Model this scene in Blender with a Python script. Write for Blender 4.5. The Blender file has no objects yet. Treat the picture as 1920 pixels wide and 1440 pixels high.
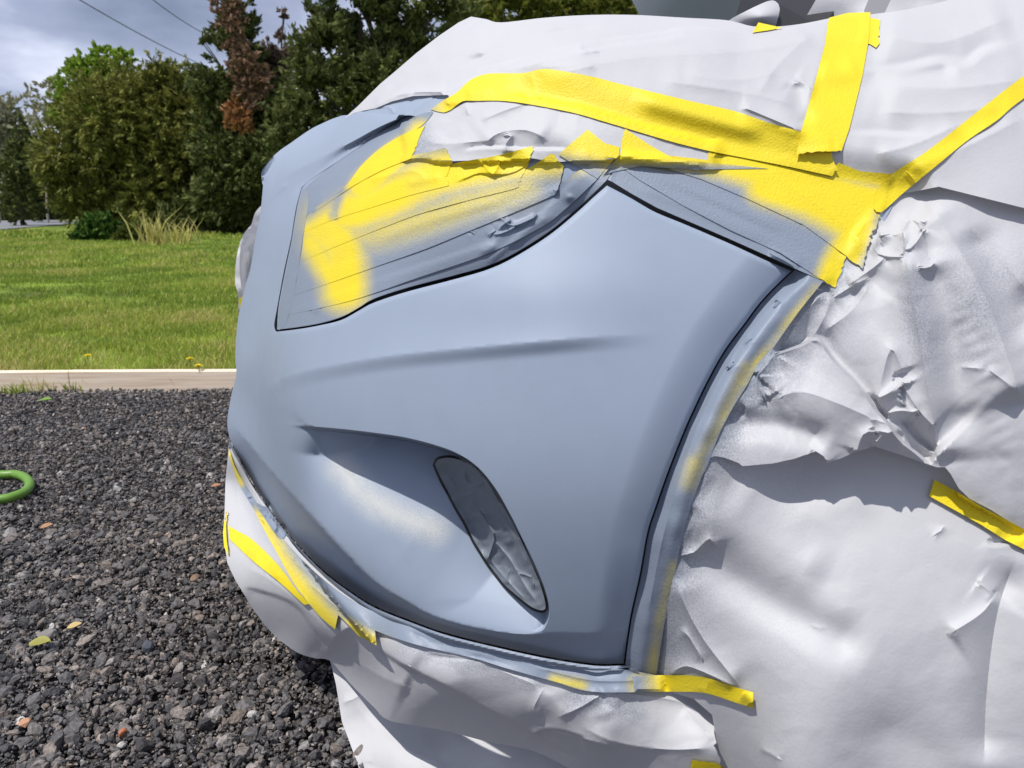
import bpy, math, random
import numpy as np
from mathutils import Vector
from mathutils.geometry import delaunay_2d_cdt

rng = np.random.default_rng(7)
random.seed(7)
sc = bpy.context.scene
col = sc.collection

# ------------------------------------------------------------------ camera
FPX, PITCH, CAM_H = 1400.0, math.radians(13.3), 0.78
cd = bpy.data.cameras.new('camera'); cam = bpy.data.objects.new('camera', cd); col.objects.link(cam)
cam.location = (0, 0, CAM_H); cam.rotation_euler = (math.pi / 2 - PITCH, 0, 0)
cd.sensor_width = 36; cd.lens = 36 * FPX / 1920; cd.clip_start = 0.02; cd.clip_end = 2000
cd.dof.use_dof = True; cd.dof.focus_distance = 1.0; cd.dof.aperture_fstop = 11
sc.camera = cam

# ------------------------------------------------------------------ light
SUN = Vector((-0.33, -0.29, 0.90)).normalized()
ld = bpy.data.lights.new('sun', 'SUN'); lo = bpy.data.objects.new('sun', ld); col.objects.link(lo)
ld.energy = 4.3; ld.angle = math.radians(0.55); ld.color = (1.0, 0.965, 0.91)
lo.rotation_euler = SUN.to_track_quat('Z', 'Y').to_euler(); lo.location = (-4, -3, 8)
w = bpy.data.worlds.new('World'); sc.world = w; w.use_nodes = True
nt = w.node_tree; N = nt.nodes; L = nt.links; N.clear()
def nd(t, nodes=None, **k):
    n = (nodes or N).new(t)
    for a, b in k.items(): setattr(n, a, b)
    return n
out = nd('ShaderNodeOutputWorld')
sky = nd('ShaderNodeTexSky', sky_type='NISHITA', sun_disc=False)
sky.sun_elevation = math.asin(SUN.z); sky.sun_rotation = math.atan2(SUN.x, SUN.y)
bg1 = nd('ShaderNodeBackground'); bg1.inputs[1].default_value = 0.085
L.new(sky.outputs[0], bg1.inputs[0])
tc = nd('ShaderNodeTexCoord'); mp = nd('ShaderNodeMapping'); mp.inputs['Scale'].default_value = (1.0, 1.0, 2.3)
mp.inputs['Location'].default_value = (0.35, 0.2, 0.1)
L.new(tc.outputs['Generated'], mp.inputs[0])
nz = nd('ShaderNodeTexNoise'); nz.inputs['Scale'].default_value = 3.4; nz.inputs['Detail'].default_value = 6; nz.inputs['Roughness'].default_value = 0.5
L.new(mp.outputs[0], nz.inputs['Vector'])
cr = nd('ShaderNodeValToRGB'); e = cr.color_ramp.elements
e[0].position = 0.36; e[0].color = (0.17, 0.205, 0.30, 1)
e[1].position = 0.63; e[1].color = (0.72, 0.75, 0.90, 1)
m_ = e.new(0.5); m_.color = (0.33, 0.37, 0.51, 1)
L.new(nz.outputs[0], cr.inputs[0])
sep = nd('ShaderNodeSeparateXYZ'); L.new(tc.outputs['Generated'], sep.inputs[0])
mr = nd('ShaderNodeMapRange'); mr.inputs[1].default_value = 0.05; mr.inputs[2].default_value = 0.75; mr.inputs[3].default_value = 1.45; mr.inputs[4].default_value = 1.25
L.new(sep.outputs[2], mr.inputs[0])
bg2 = nd('ShaderNodeBackground'); L.new(cr.outputs[0], bg2.inputs[0]); L.new(mr.outputs[0], bg2.inputs[1])
cmix = nd('ShaderNodeMixShader'); cmix.inputs[0].default_value = 0.8
L.new(bg1.outputs[0], cmix.inputs[1]); L.new(bg2.outputs[0], cmix.inputs[2]); L.new(cmix.outputs[0], out.inputs[0])
sc.view_settings.view_transform = 'Standard'; sc.view_settings.look = 'None'
sc.view_settings.exposure = 0.0; sc.view_settings.gamma = 1.0
sc.cycles.max_bounces = 6; sc.cycles.diffuse_bounces = 3; sc.cycles.glossy_bounces = 3; sc.cycles.transparent_max_bounces = 8
try: sc.cycles.use_denoising = True
except Exception: pass

# ------------------------------------------------------------------ ray helpers
cp, sp = math.cos(PITCH), math.sin(PITCH)
def rays(U, V):
    U = np.asarray(U, float); V = np.asarray(V, float)
    dx = (U - 960) / FPX; dv = (V - 720) / FPX
    return np.stack([dx, cp - dv * sp, -sp - dv * cp], -1)
def at_z(u, v, z=0.0):
    r = rays(u, v); t = (z - CAM_H) / r[..., 2]
    return r * t[..., None] + np.array([0, 0, CAM_H])
def at_y(u, v, y):
    r = rays(u, v); t = y / r[..., 1]
    return r * np.asarray(t)[..., None] + np.array([0, 0, CAM_H])

# ------------------------------------------------------------------ the car's underlying form (signed distance like)
CX, CY = 0.15, 1.66
_pl = np.array([(0.15, 0.715), (0.036, .729), (-.075, .775), (-.171, .835), (-.253, .924), (-.375, 1.10), (-.50, 1.33), (-.59, 1.50), (-.635, 1.66)])
_th = np.arctan2(CX - _pl[:, 0], CY - _pl[:, 1]); _r = np.hypot(CX - _pl[:, 0], CY - _pl[:, 1])
_A = np.stack([np.cos(2 * k * _th) for k in range(4)], 1); _c = np.linalg.lstsq(_A, _r, rcond=None)[0]
PZ = np.linspace(-0.3, 1.6, 400)
def _smooth(xs, ys):
    y = np.interp(PZ, xs, ys); k = np.ones(21) / 21
    yp = np.pad(y, 10, mode='edge')
    return np.convolve(np.convolve(yp, k, 'same'), k, 'same')[10:-10]
PS = _smooth([-.3, 0, .1, .2, .28, .36, .5, .6, .7, .8, .9, 1.0, 1.3, 1.6], [-.2, -.16, -.12, -.05, -.01, .01, .03, .012, -.025, -.075, -.14, -.23, -.5, -.8])
PF = _smooth([-.3, 0, .1, .2, .3, .36, .45, .5, .55, .66, .73, .8, .86, .94, 1.0, 1.3, 1.6], [-.4, -.21, -.15, -.05, .014, .004, -.024, -.029, -.037, -.070, -.082, -.097, -.112, -.175, -.27, -.8, -1.2])
HX = np.linspace(-1, 3, 500)
_hy = np.interp(HX, [-1, -.64, -.5, -.43, -.38, -.30, -.185, -.078, .15, .33, 1.0, 3], [.62, .855, .93, .965, .985, 1.005, 1.06, 1.09, 1.085, 1.095, 1.14, 1.18])
HH = np.convolve(np.pad(_hy, 10, mode='edge'), np.ones(21) / 21, 'same')[10:-10]
def F(P):
    x, y, z = P[..., 0], P[..., 1], P[..., 2]
    qx = np.minimum(x - CX, 0); qy = np.abs(y - CY)
    th = np.arctan2(-qx, qy + 1e-9); R = sum(_c[k] * np.cos(2 * k * th) for k in range(4))
    s2 = np.sin(th) ** 2
    prof = np.interp(z, PZ, PS) * (1 - s2) + np.interp(z, PZ, PF) * s2
    a = np.hypot(qx, qy) - R - prof
    b = (z - np.interp(x, HX, HH) + 0.10 * (qy / .9) ** 2) * 0.85
    k = 0.035
    m = np.maximum(a, b)
    return m + k * np.log(np.exp((a - m) / k) + np.exp((b - m) / k))
TS = np.linspace(0.45, 2.6, 110)
def lift_t(U, V):
    r = rays(U, V); n = len(r); tt = np.empty(n)
    O = np.array([0, 0, CAM_H])
    for i in range(0, n, 20000):
        rr = r[i:i + 20000]
        P = O + rr[:, None, :] * TS[None, :, None]
        f = F(P); hit = f < 0; any_ = hit.any(1); first = np.argmax(hit, 1)
        lo_ = TS[np.maximum(first - 1, 0)].copy(); hi_ = TS[first].copy()
        for _ in range(22):
            mid = .5 * (lo_ + hi_); neg = F(O + rr * mid[:, None]) < 0
            hi_ = np.where(neg, mid, hi_); lo_ = np.where(neg, lo_, mid)
        res = .5 * (lo_ + hi_)
        am = np.argmin(f, 1); a = TS[np.maximum(am - 1, 0)].copy(); b = TS[np.minimum(am + 1, len(TS) - 1)].copy()
        for _ in range(26):
            m1 = a + (b - a) * .382; m2 = a + (b - a) * .618
            q = F(O + rr * m1[:, None]) < F(O + rr * m2[:, None])
            b = np.where(q, m2, b); a = np.where(q, a, m1)
        tm = .5 * (a + b); neg0 = (F(O + rr * tm[:, None]) < 0) & ~any_
        lo_ = TS[np.maximum(am - 1, 0)].copy(); hi_ = tm.copy()
        for _ in range(22):
            mid = .5 * (lo_ + hi_); neg = F(O + rr * mid[:, None]) < 0
            hi_ = np.where(neg, mid, hi_); lo_ = np.where(neg, lo_, mid)
        tt[i:i + 20000] = np.where(any_, res, np.where(neg0, .5 * (lo_ + hi_), tm))
    return tt

# ------------------------------------------------------------------ 2-D helpers
def sm(pts, step=6):
    p = [np.array(q, float) for q in pts]
    if len(p) < 3: return ln(pts, step)
    ext = [2 * p[0] - p[1]] + p + [2 * p[-1] - p[-2]]
    o = []
    for i in range(1, len(ext) - 2):
        a, b, c, d = ext[i - 1:i + 3]; n = max(2, int(np.hypot(*(c - b)) / step))
        for k in range(n):
            t = k / n
            o.append(.5 * ((2 * b) + (c - a) * t + (2 * a - 5 * b + 4 * c - d) * t * t + (3 * b - a - 3 * c + d) * t ** 3))
    o.append(p[-1]); return [tuple(q) for q in o]
def ln(pts, step=6):
    o = []
    for a, b in zip(pts[:-1], pts[1:]):
        a = np.array(a, float); b = np.array(b, float); n = max(1, int(np.hypot(*(b - a)) / step))
        o += [tuple(a + (b - a) * k / n) for k in range(n)]
    return o + [tuple(map(float, pts[-1]))]
def torn(pts, amp=2.0, step=5, seed=1):
    r = np.random.default_rng(seed); q = np.array(ln(pts, step))
    j = r.normal(0, amp, q.shape); j[0] = 0; j[-1] = 0
    return [tuple(x) for x in q + j]
def seg_dist(U, V, poly):
    poly = np.asarray(poly, float); best = np.full(U.shape, 1e9); sg = np.ones(U.shape); fr = np.zeros(U.shape)
    Ls = np.hypot(*(poly[1:] - poly[:-1]).T); tot = max(Ls.sum(), 1e-6); acc = 0
    for (a, b, l) in zip(poly[:-1], poly[1:], Ls):
        d = b - a; t = np.clip(((U - a[0]) * d[0] + (V - a[1]) * d[1]) / max(l * l, 1e-9), 0, 1)
        q = np.hypot(U - a[0] - t * d[0], V - a[1] - t * d[1]); m = q < best
        cr_ = d[0] * (V - a[1]) - d[1] * (U - a[0])
        best = np.where(m, q, best); sg = np.where(m, np.where(cr_ >= 0, 1.0, -1.0), sg); fr = np.where(m, (acc + t * l) / tot, fr); acc += l
    return best, sg, fr
def sstep(a, b, x):
    t = np.clip((x - a) / (b - a), 0, 1); return t * t * (3 - 2 * t)
def inside(U, V, poly):
    poly = np.asarray(poly); r = np.zeros(U.shape, bool); n = len(poly)
    for i in range(n):
        x1, y1 = poly[i]; x2, y2 = poly[(i + 1) % n]
        if y1 == y2: continue
        c = ((y1 > V) != (y2 > V)) & (U < (x2 - x1) * (V - y1) / (y2 - y1) + x1); r ^= c
    return r
_lat = np.random.default_rng(3).random((256, 256))
def vn(U, V, s, seed=0):
    x = U / s + seed * 17.3; y = V / s + seed * 9.7; xi = np.floor(x).astype(int); yi = np.floor(y).astype(int)
    fx = x - xi; fy = y - yi; fx = fx * fx * (3 - 2 * fx); fy = fy * fy * (3 - 2 * fy); g = lambda a, b: _lat[a % 256, b % 256]
    return (g(xi, yi) * (1 - fx) + g(xi + 1, yi) * fx) * (1 - fy) + (g(xi, yi + 1) * (1 - fx) + g(xi + 1, yi + 1) * fx) * fy - .5
def crumple(U, V, s, seed=0):
    U2 = U + vn(U, V, s * 1.3, seed + 5) * s * .9; V2 = V + vn(U, V, s * 1.3, seed + 8) * s * .9
    x = U2 / s + seed * 3.7; y = V2 / s + seed * 5.1; k = (x + y) * .366; xi = np.floor(x + k).astype(int); yi = np.floor(y + k).astype(int)
    g = (xi + yi) * .2113; fx = x - (xi - g); fy = y - (yi - g); up = fx > fy
    v = lambda a, b: _lat[(a + seed * 7) % 256, (b + seed * 13) % 256]
    k2 = .366; fxs = fx + (fx + fy) * k2; fys = fy + (fx + fy) * k2
    A = v(xi, yi); B = np.where(up, v(xi + 1, yi), v(xi, yi + 1)); Cc = v(xi + 1, yi + 1)
    big = np.maximum(fxs, fys); sml = np.minimum(fxs, fys)
    return A * (1 - big) + B * (big - sml) + Cc * sml - .5
# relief features (millimetres toward the viewer)
def ridge(poly, amp, wd, taper=.18):
    P = sm(poly, 12)
    def f(U, V):
        d, s, t = seg_dist(U, V, P); return amp * np.exp(-(d / wd) ** 2) * sstep(0, taper, t) * sstep(0, taper, 1 - t)
    return f
def crease(poly, amp, wd, taper=.15):
    P = sm(poly, 12)
    def f(U, V):
        d, s, t = seg_dist(U, V, P); return amp * np.clip(1 - d / wd, 0, 1) * sstep(0, taper, t) * sstep(0, taper, 1 - t)
    return withcons(f, P, (0,))
def offl(P, d):
    p = np.array(P, float); tn = np.gradient(p, axis=0); tn /= np.maximum(np.linalg.norm(tn, axis=1), 1e-6)[:, None]
    return [tuple(q) for q in p + np.stack([-tn[:, 1], tn[:, 0]], 1) * d]
def withcons(f, P, ds):
    f.cons = [offl(P, d) if d else list(P) for d in ds]; return f
def cusp(poly, amp, wl, wr, taper=.15):                   # a crisp fold line with long soft flanks
    P = sm(poly, 9)
    def f(U, V):
        d, s, t = seg_dist(U, V, P); return amp * np.exp(-d / np.where(s > 0, wr, wl)) * sstep(0, taper, t) * sstep(0, taper, 1 - t)
    return withcons(f, P, (0, 3.5, -3.5))
def overhang(poly, amp, decay, taper=.12, soft=4.5):       # the side to the right of travel tucks under
    P = sm(poly, 10)
    def f(U, V):
        d, s, t = seg_dist(U, V, P); tp = sstep(0, taper, t) * sstep(0, taper, 1 - t)
        sd = d * s
        return tp * (-amp * sstep(-soft, soft, sd) * np.exp(-np.maximum(sd, 0) / decay) + .35 * amp * np.exp(-np.maximum(-sd, 0) / (decay * .8)) * (sd < 0) + .35 * amp * np.exp(-np.maximum(sd, 0) / 4) * (sd >= 0))
    return withcons(f, P, (-6, -3, 0, 3, 6))
def blob(u, v, a, b, amp, rot=0):
    c, s = math.cos(math.radians(rot)), math.sin(math.radians(rot))
    return lambda U, V: amp * np.exp(-(((U - u) * c + (V - v) * s) / a) ** 2 - ((-(U - u) * s + (V - v) * c) / b) ** 2)
def und(s, amp, seed): return lambda U, V: amp * vn(U, V, s, seed)
def crm(s, amp, seed, mask=None):
    return (lambda U, V: amp * crumple(U, V, s, seed)) if mask is None else (lambda U, V: amp * crumple(U, V, s, seed) * mask(U, V))
def stroke(poly, r, soft):
    P = sm(poly, 15)
    def f(U, V):
        d, _, _ = seg_dist(U, V, P); return 1 - sstep(r - soft, r + soft, d)
    return f
def union(*fs): return lambda U, V: np.max([f(U, V) for f in fs], 0)
def inv(f): return lambda U, V: 1 - f(U, V)

# ------------------------------------------------------------------ materials
def mat(name):
    m = bpy.data.materials.new(name); m.use_nodes = True; n = m.node_tree.nodes
    return m, n, m.node_tree.links, n['Principled BSDF']
def simple(name, c, rough=.6, var=0, scale=30, bump=0, bscale=200, spec=.5, metallic=0):
    m, n, l, b = mat(name); b.inputs['Roughness'].default_value = rough; b.inputs['Metallic'].default_value = metallic
    b.inputs['Specular IOR Level'].default_value = spec; b.inputs['Base Color'].default_value = (*c, 1)
    tc = n.new('ShaderNodeTexCoord')
    if var:
        z = n.new('ShaderNodeTexNoise'); z.inputs['Scale'].default_value = scale; z.inputs['Detail'].default_value = 5; l.new(tc.outputs['Object'], z.inputs['Vector'])
        mx = n.new('ShaderNodeMix'); mx.data_type = 'RGBA'; l.new(z.outputs[0], mx.inputs[0])
        mx.inputs[6].default_value = (*[x * (1 - var) for x in c], 1); mx.inputs[7].default_value = (*[min(1, x * (1 + var)) for x in c], 1); l.new(mx.outputs[2], b.inputs['Base Color'])
    if bump:
        z = n.new('ShaderNodeTexNoise'); z.inputs['Scale'].default_value = bscale; z.inputs['Detail'].default_value = 4; l.new(tc.outputs['Object'], z.inputs['Vector'])
        bp = n.new('ShaderNodeBump'); bp.inputs['Strength'].default_value = bump; bp.inputs['Distance'].default_value = .002; l.new(z.outputs[0], bp.inputs['Height']); l.new(bp.outputs[0], b.inputs['Normal'])
    return m
GREY = (0.29, 0.345, 0.435)
def sprayed(name, c, rough, over=(.225, .265, .335), speck=.55, bump=.25, bscale=500, transl=0, var=.05, fscale=900, micro=0, stretch=None):
    """a surface with primer overspray carried by the 'spray' attribute, broken into droplets"""
    m, n, l, b = mat(name); b.inputs['Roughness'].default_value = rough; b.inputs['Specular IOR Level'].default_value = .3
    tc = n.new('ShaderNodeTexCoord'); at = n.new('ShaderNodeAttribute'); at.attribute_name = 'spray'
    z = n.new('ShaderNodeTexNoise'); z.inputs['Scale'].default_value = fscale; z.inputs['Detail'].default_value = 2; l.new(tc.outputs['Object'], z.inputs['Vector'])
    z2 = n.new('ShaderNodeTexNoise'); z2.inputs['Scale'].default_value = 28; z2.inputs['Detail'].default_value = 4; l.new(tc.outputs['Object'], z2.inputs['Vector'])
    def mth(op, a, bb, clamp=False):
        q = n.new('ShaderNodeMath'); q.operation = op; q.use_clamp = clamp
        for i, s in enumerate((a, bb)):
            if hasattr(s, 'default_value'): l.new(s, q.inputs[i])
            else: q.inputs[i].default_value = s
        return q.outputs[0]
    s1 = mth('MULTIPLY', mth('SUBTRACT', z.outputs[0], .5), speck * 2.2); s2 = mth('MULTIPLY', mth('SUBTRACT', z2.outputs[0], .5), .35)
    win = mth('MULTIPLY', mth('MULTIPLY', at.outputs['Fac'], mth('SUBTRACT', 1.0, at.outputs['Fac'])), 4.0, True)
    fac = mth('ADD', at.outputs['Fac'], mth('MULTIPLY', mth('ADD', s1, s2), win), True)
    mx0 = n.new('ShaderNodeMix'); mx0.data_type = 'RGBA'; l.new(z2.outputs[0], mx0.inputs[0])
    mx0.inputs[6].default_value = (*[x * (1 - var) for x in c], 1); mx0.inputs[7].default_value = (*[min(1, x * (1 + var)) for x in c], 1)
    mx = n.new('ShaderNodeMix'); mx.data_type = 'RGBA'; l.new(fac, mx.inputs[0]); l.new(mx0.outputs[2], mx.inputs[6]); mx.inputs[7].default_value = (*over, 1)
    l.new(mx.outputs[2], b.inputs['Base Color'])
    zb = n.new('ShaderNodeTexNoise'); zb.inputs['Scale'].default_value = bscale; zb.inputs['Detail'].default_value = 5
    if stretch:
        mpp = n.new('ShaderNodeMapping'); mpp.inputs['Scale'].default_value = stretch; l.new(tc.outputs['Object'], mpp.inputs[0]); l.new(mpp.outputs[0], zb.inputs['Vector'])
    else: l.new(tc.outputs['Object'], zb.inputs['Vector'])
    bp = n.new('ShaderNodeBump'); bp.inputs['Strength'].default_value = bump; bp.inputs['Distance'].default_value = .0012; l.new(zb.outputs[0], bp.inputs['Height'])
    l.new(bp.outputs[0], b.inputs['Normal'])
    if micro:
        zc = n.new('ShaderNodeTexVoronoi'); zc.feature = 'DISTANCE_TO_EDGE'; zc.inputs['Scale'].default_value = 16; 
        zw = n.new('ShaderNodeTexNoise'); zw.inputs['Scale'].default_value = 9; l.new(tc.outputs['Object'], zw.inputs['Vector'])
        va = n.new('ShaderNodeMixRGB'); va.inputs[0].default_value = .25; l.new(tc.outputs['Object'], va.inputs[1]); l.new(zw.outputs['Color'], va.inputs[2]); l.new(va.outputs[0], zc.inputs['Vector'])
        bp2 = n.new('ShaderNodeBump'); bp2.inputs['Strength'].default_value = micro; bp2.inputs['Distance'].default_value = .004; l.new(zc.outputs[0], bp2.inputs['Height']); l.new(bp.outputs[0], bp2.inputs['Normal']); l.new(bp2.outputs[0], b.inputs['Normal'])
    if transl:
        tr = n.new('ShaderNodeBsdfTranslucent'); l.new(mx.outputs[2], tr.inputs[0]); ms = n.new('ShaderNodeMixShader'); ms.inputs[0].default_value = transl
        l.new(b.outputs[0], ms.inputs[1]); l.new(tr.outputs[0], ms.inputs[2]); l.new(ms.outputs[0], n['Material Output'].inputs[0])
    return m
M_PRIMER = sprayed('grey_primer', GREY, .5, over=(.60, .60, .56), speck=.8, bump=.16, bscale=1300, var=.045, fscale=1100)
M_PAPER = sprayed('masking_paper', (.60, .60, .62), .55, speck=.9, bump=.22, bscale=260, transl=.18, var=.03, fscale=620, micro=.10)
M_TAPE = sprayed('yellow_tape', (.77, .612, .022), .5, speck=.55, bump=.55, bscale=420, var=.06, fscale=800)
M_GTAPE = sprayed('oversprayed_tape', (.77, .612, .022), .46, speck=.55, bump=.3, bscale=300, var=.04, fscale=800)
M_DTAPE = sprayed('dark_grey_tape', (.175, .20, .235), .48, over=(.16, .185, .22), speck=.3, bump=.15, bscale=300, var=.1, micro=.25)
M_BLACK = simple('black_plastic', (.012, .012, .014), .5)
M_GLASS = simple('dark_glass', (.035, .042, .035), .08, spec=.6)
M_WHITE = simple('white_paint', (.72, .72, .73), .25)

# ------------------------------------------------------------------ object helpers
def tag(o, label=None, cat=None, group=None, kind=None):
    if label: o['label'] = label
    if cat: o['category'] = cat
    if group: o['group'] = group
    if kind: o['kind'] = kind
    return o
def empty(name, loc=(0, 0, 0)):
    o = bpy.data.objects.new(name, None); o.location = loc; col.objects.link(o); o.empty_display_size = .1; return o
def mesh_np(name, V, Fc, m, parent=None, smooth=True, attrs=None):
    V = np.asarray(V, np.float32); me = bpy.data.meshes.new(name)
    if isinstance(Fc, np.ndarray):
        k = Fc.shape[1]; me.vertices.add(len(V)); me.vertices.foreach_set('co', V.ravel()); me.loops.add(Fc.size); me.polygons.add(len(Fc))
        me.loops.foreach_set('vertex_index', Fc.ravel().astype(np.int32)); me.polygons.foreach_set('loop_start', np.arange(0, Fc.size, k, dtype=np.int32)); me.polygons.foreach_set('loop_total', np.full(len(Fc), k, np.int32))
        me.update(calc_edges=True)
    else: me.from_pydata(V.tolist(), [], Fc)
    me.polygons.foreach_set('use_smooth', np.full(len(me.polygons), smooth)); 
    for a, vals in (attrs or {}).items():
        at = me.attributes.new(a, 'FLOAT', 'POINT'); at.data.foreach_set('value', np.asarray(vals, np.float32))
    me.validate(); o = bpy.data.objects.new(name, me); col.objects.link(o)
    if m: me.materials.append(m)
    if parent:
        o.parent = parent; o.matrix_parent_inverse = Vector(parent.matrix_basis.translation) and __import__('mathutils').Matrix.Translation(-parent.location)
    return o
ZU0, ZV0, ZS = -150, -200, 2.0
ZB = np.full((920, 1210), 9.0)
def zreg(P2, t2, tri):
    T = (P2[tri] - [ZU0, ZV0]) / ZS; tt = t2[tri]; lo_ = np.floor(T.min(1)).astype(int); hi_ = np.ceil(T.max(1)).astype(int); wh = hi_ - lo_ + 1
    a, b, c = T[:, 0], T[:, 1], T[:, 2]; den = (b[:, 0] - a[:, 0]) * (c[:, 1] - a[:, 1]) - (b[:, 1] - a[:, 1]) * (c[:, 0] - a[:, 0])
    for dy in range(min(int(wh[:, 1].max()), 60)):
        for dx in range(min(int(wh[:, 0].max()), 60)):
            m = (wh[:, 0] > dx) & (wh[:, 1] > dy) & (np.abs(den) > 1e-9)
            if not m.any(): continue
            px = lo_[m, 0] + dx; py = lo_[m, 1] + dy; x = px + .5 - a[m, 0]; y = py + .5 - a[m, 1]; d = den[m]
            v = (x * (c[m, 1] - a[m, 1]) - y * (c[m, 0] - a[m, 0])) / d; w = (y * (b[m, 0] - a[m, 0]) - x * (b[m, 1] - a[m, 1])) / d
            ok = (v > -.15) & (w > -.15) & (v + w < 1.15) & (px >= 0) & (py >= 0) & (px < ZB.shape[1]) & (py < ZB.shape[0])
            q = tt[m]; t = q[:, 0] + v * (q[:, 1] - q[:, 0]) + w * (q[:, 2] - q[:, 0]); np.minimum.at(ZB, (py[ok], px[ok]), t[ok])
def zmin(U, V, r=2):
    o = np.full(U.shape, 9.0)
    for a in (-r, 0, r):
        for b_ in (-r, 0, r):
            i = np.clip(((V + a - ZV0) / ZS).astype(int), 0, ZB.shape[0] - 1); j = np.clip(((U + b_ - ZU0) / ZS).astype(int), 0, ZB.shape[1] - 1); o = np.minimum(o, ZB[i, j])
    return o
def zlin(U, V, t0):
    x = (U - ZU0) / ZS - .5; y = (V - ZV0) / ZS - .5; xi = np.clip(np.floor(x).astype(int), 0, ZB.shape[1] - 2); yi = np.clip(np.floor(y).astype(int), 0, ZB.shape[0] - 2); fx = np.clip(x - xi, 0, 1); fy = np.clip(y - yi, 0, 1)
    g = [ZB[yi, xi], ZB[yi, xi + 1], ZB[yi + 1, xi], ZB[yi + 1, xi + 1]]; w_ = [(1 - fx) * (1 - fy), fx * (1 - fy), (1 - fx) * fy, fx * fy]
    w_ = [np.where(q > 8, 0, a + 1e-9) for q, a in zip(g, w_)]; sw = sum(w_)
    return np.where(sw > 1e-7, sum(a * b_ for a, b_ in zip(g, w_)) / np.maximum(sw, 1e-12), 6.0)
def zbase(U, V, t0, h=3.0, flat=False):
    ga = gb = 0 * t0
    if not flat: ga = np.clip((lift_t(U + h, V) - lift_t(U - h, V)) / 2, -.02, .02); gb = np.clip((lift_t(U, V + h) - lift_t(U, V - h)) / 2, -.02, .02)
    g = [[zlin(U + a * h, V + b_ * h, t0) - a * ga - b_ * gb for a in range(-2, 3)] for b_ in range(-2, 3)]; acc = 0; n = 0
    for y in range(1, 4):
        for x in range(1, 4):
            q = np.min([g[y + a][x + b_] for a in (-1, 0, 1) for b_ in (-1, 0, 1)], 0); ok = q < 4; acc = acc + np.where(ok, q, 0); n = n + ok
    near = np.min([g[2 + a][2 + b_] for a in (-1, 0, 1) for b_ in (-1, 0, 1)], 0) + .0006
    return np.where(n > 0, np.minimum(acc / np.maximum(n, 1), near), t0)
def tps(pts):
    p = np.array(pts, float); x = p[:, :2] / 500; n = len(p); K = lambda r2: np.where(r2 > 1e-12, .5 * r2 * np.log(np.maximum(r2, 1e-12)), 0)
    r2 = ((x[:, None] - x[None]) ** 2).sum(-1); A = np.zeros((n + 3, n + 3)); A[:n, :n] = K(r2) + np.eye(n) * 2e-4; A[:n, n] = 1; A[:n, n + 1:] = x; A[n:, :n] = A[:n, n:].T
    c = np.linalg.solve(A, np.concatenate([p[:, 2], [0, 0, 0]]))
    def f(U, V):
        q = np.stack([U, V], 1) / 500; o = np.empty(len(q))
        for i in range(0, len(q), 8000): o[i:i + 8000] = K(((q[i:i + 8000, None] - x[None]) ** 2).sum(-1)) @ c[:n]
        return o + c[n] + q @ c[n + 1:]
    return f
def runs(line, A, lim=3.0):
    q = np.array(line, float); ok = inside(q[:, 0], q[:, 1], A)
    d, _, _ = seg_dist(q[:, 0], q[:, 1], np.vstack([A, A[:1]])); ok &= d > lim; o = []; cur = []
    for p_, k in zip(line, ok):
        if k: cur.append(p_)
        else:
            if len(cur) > 1: o.append(cur)
            cur = []
    if len(cur) > 1: o.append(cur)
    return o
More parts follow.
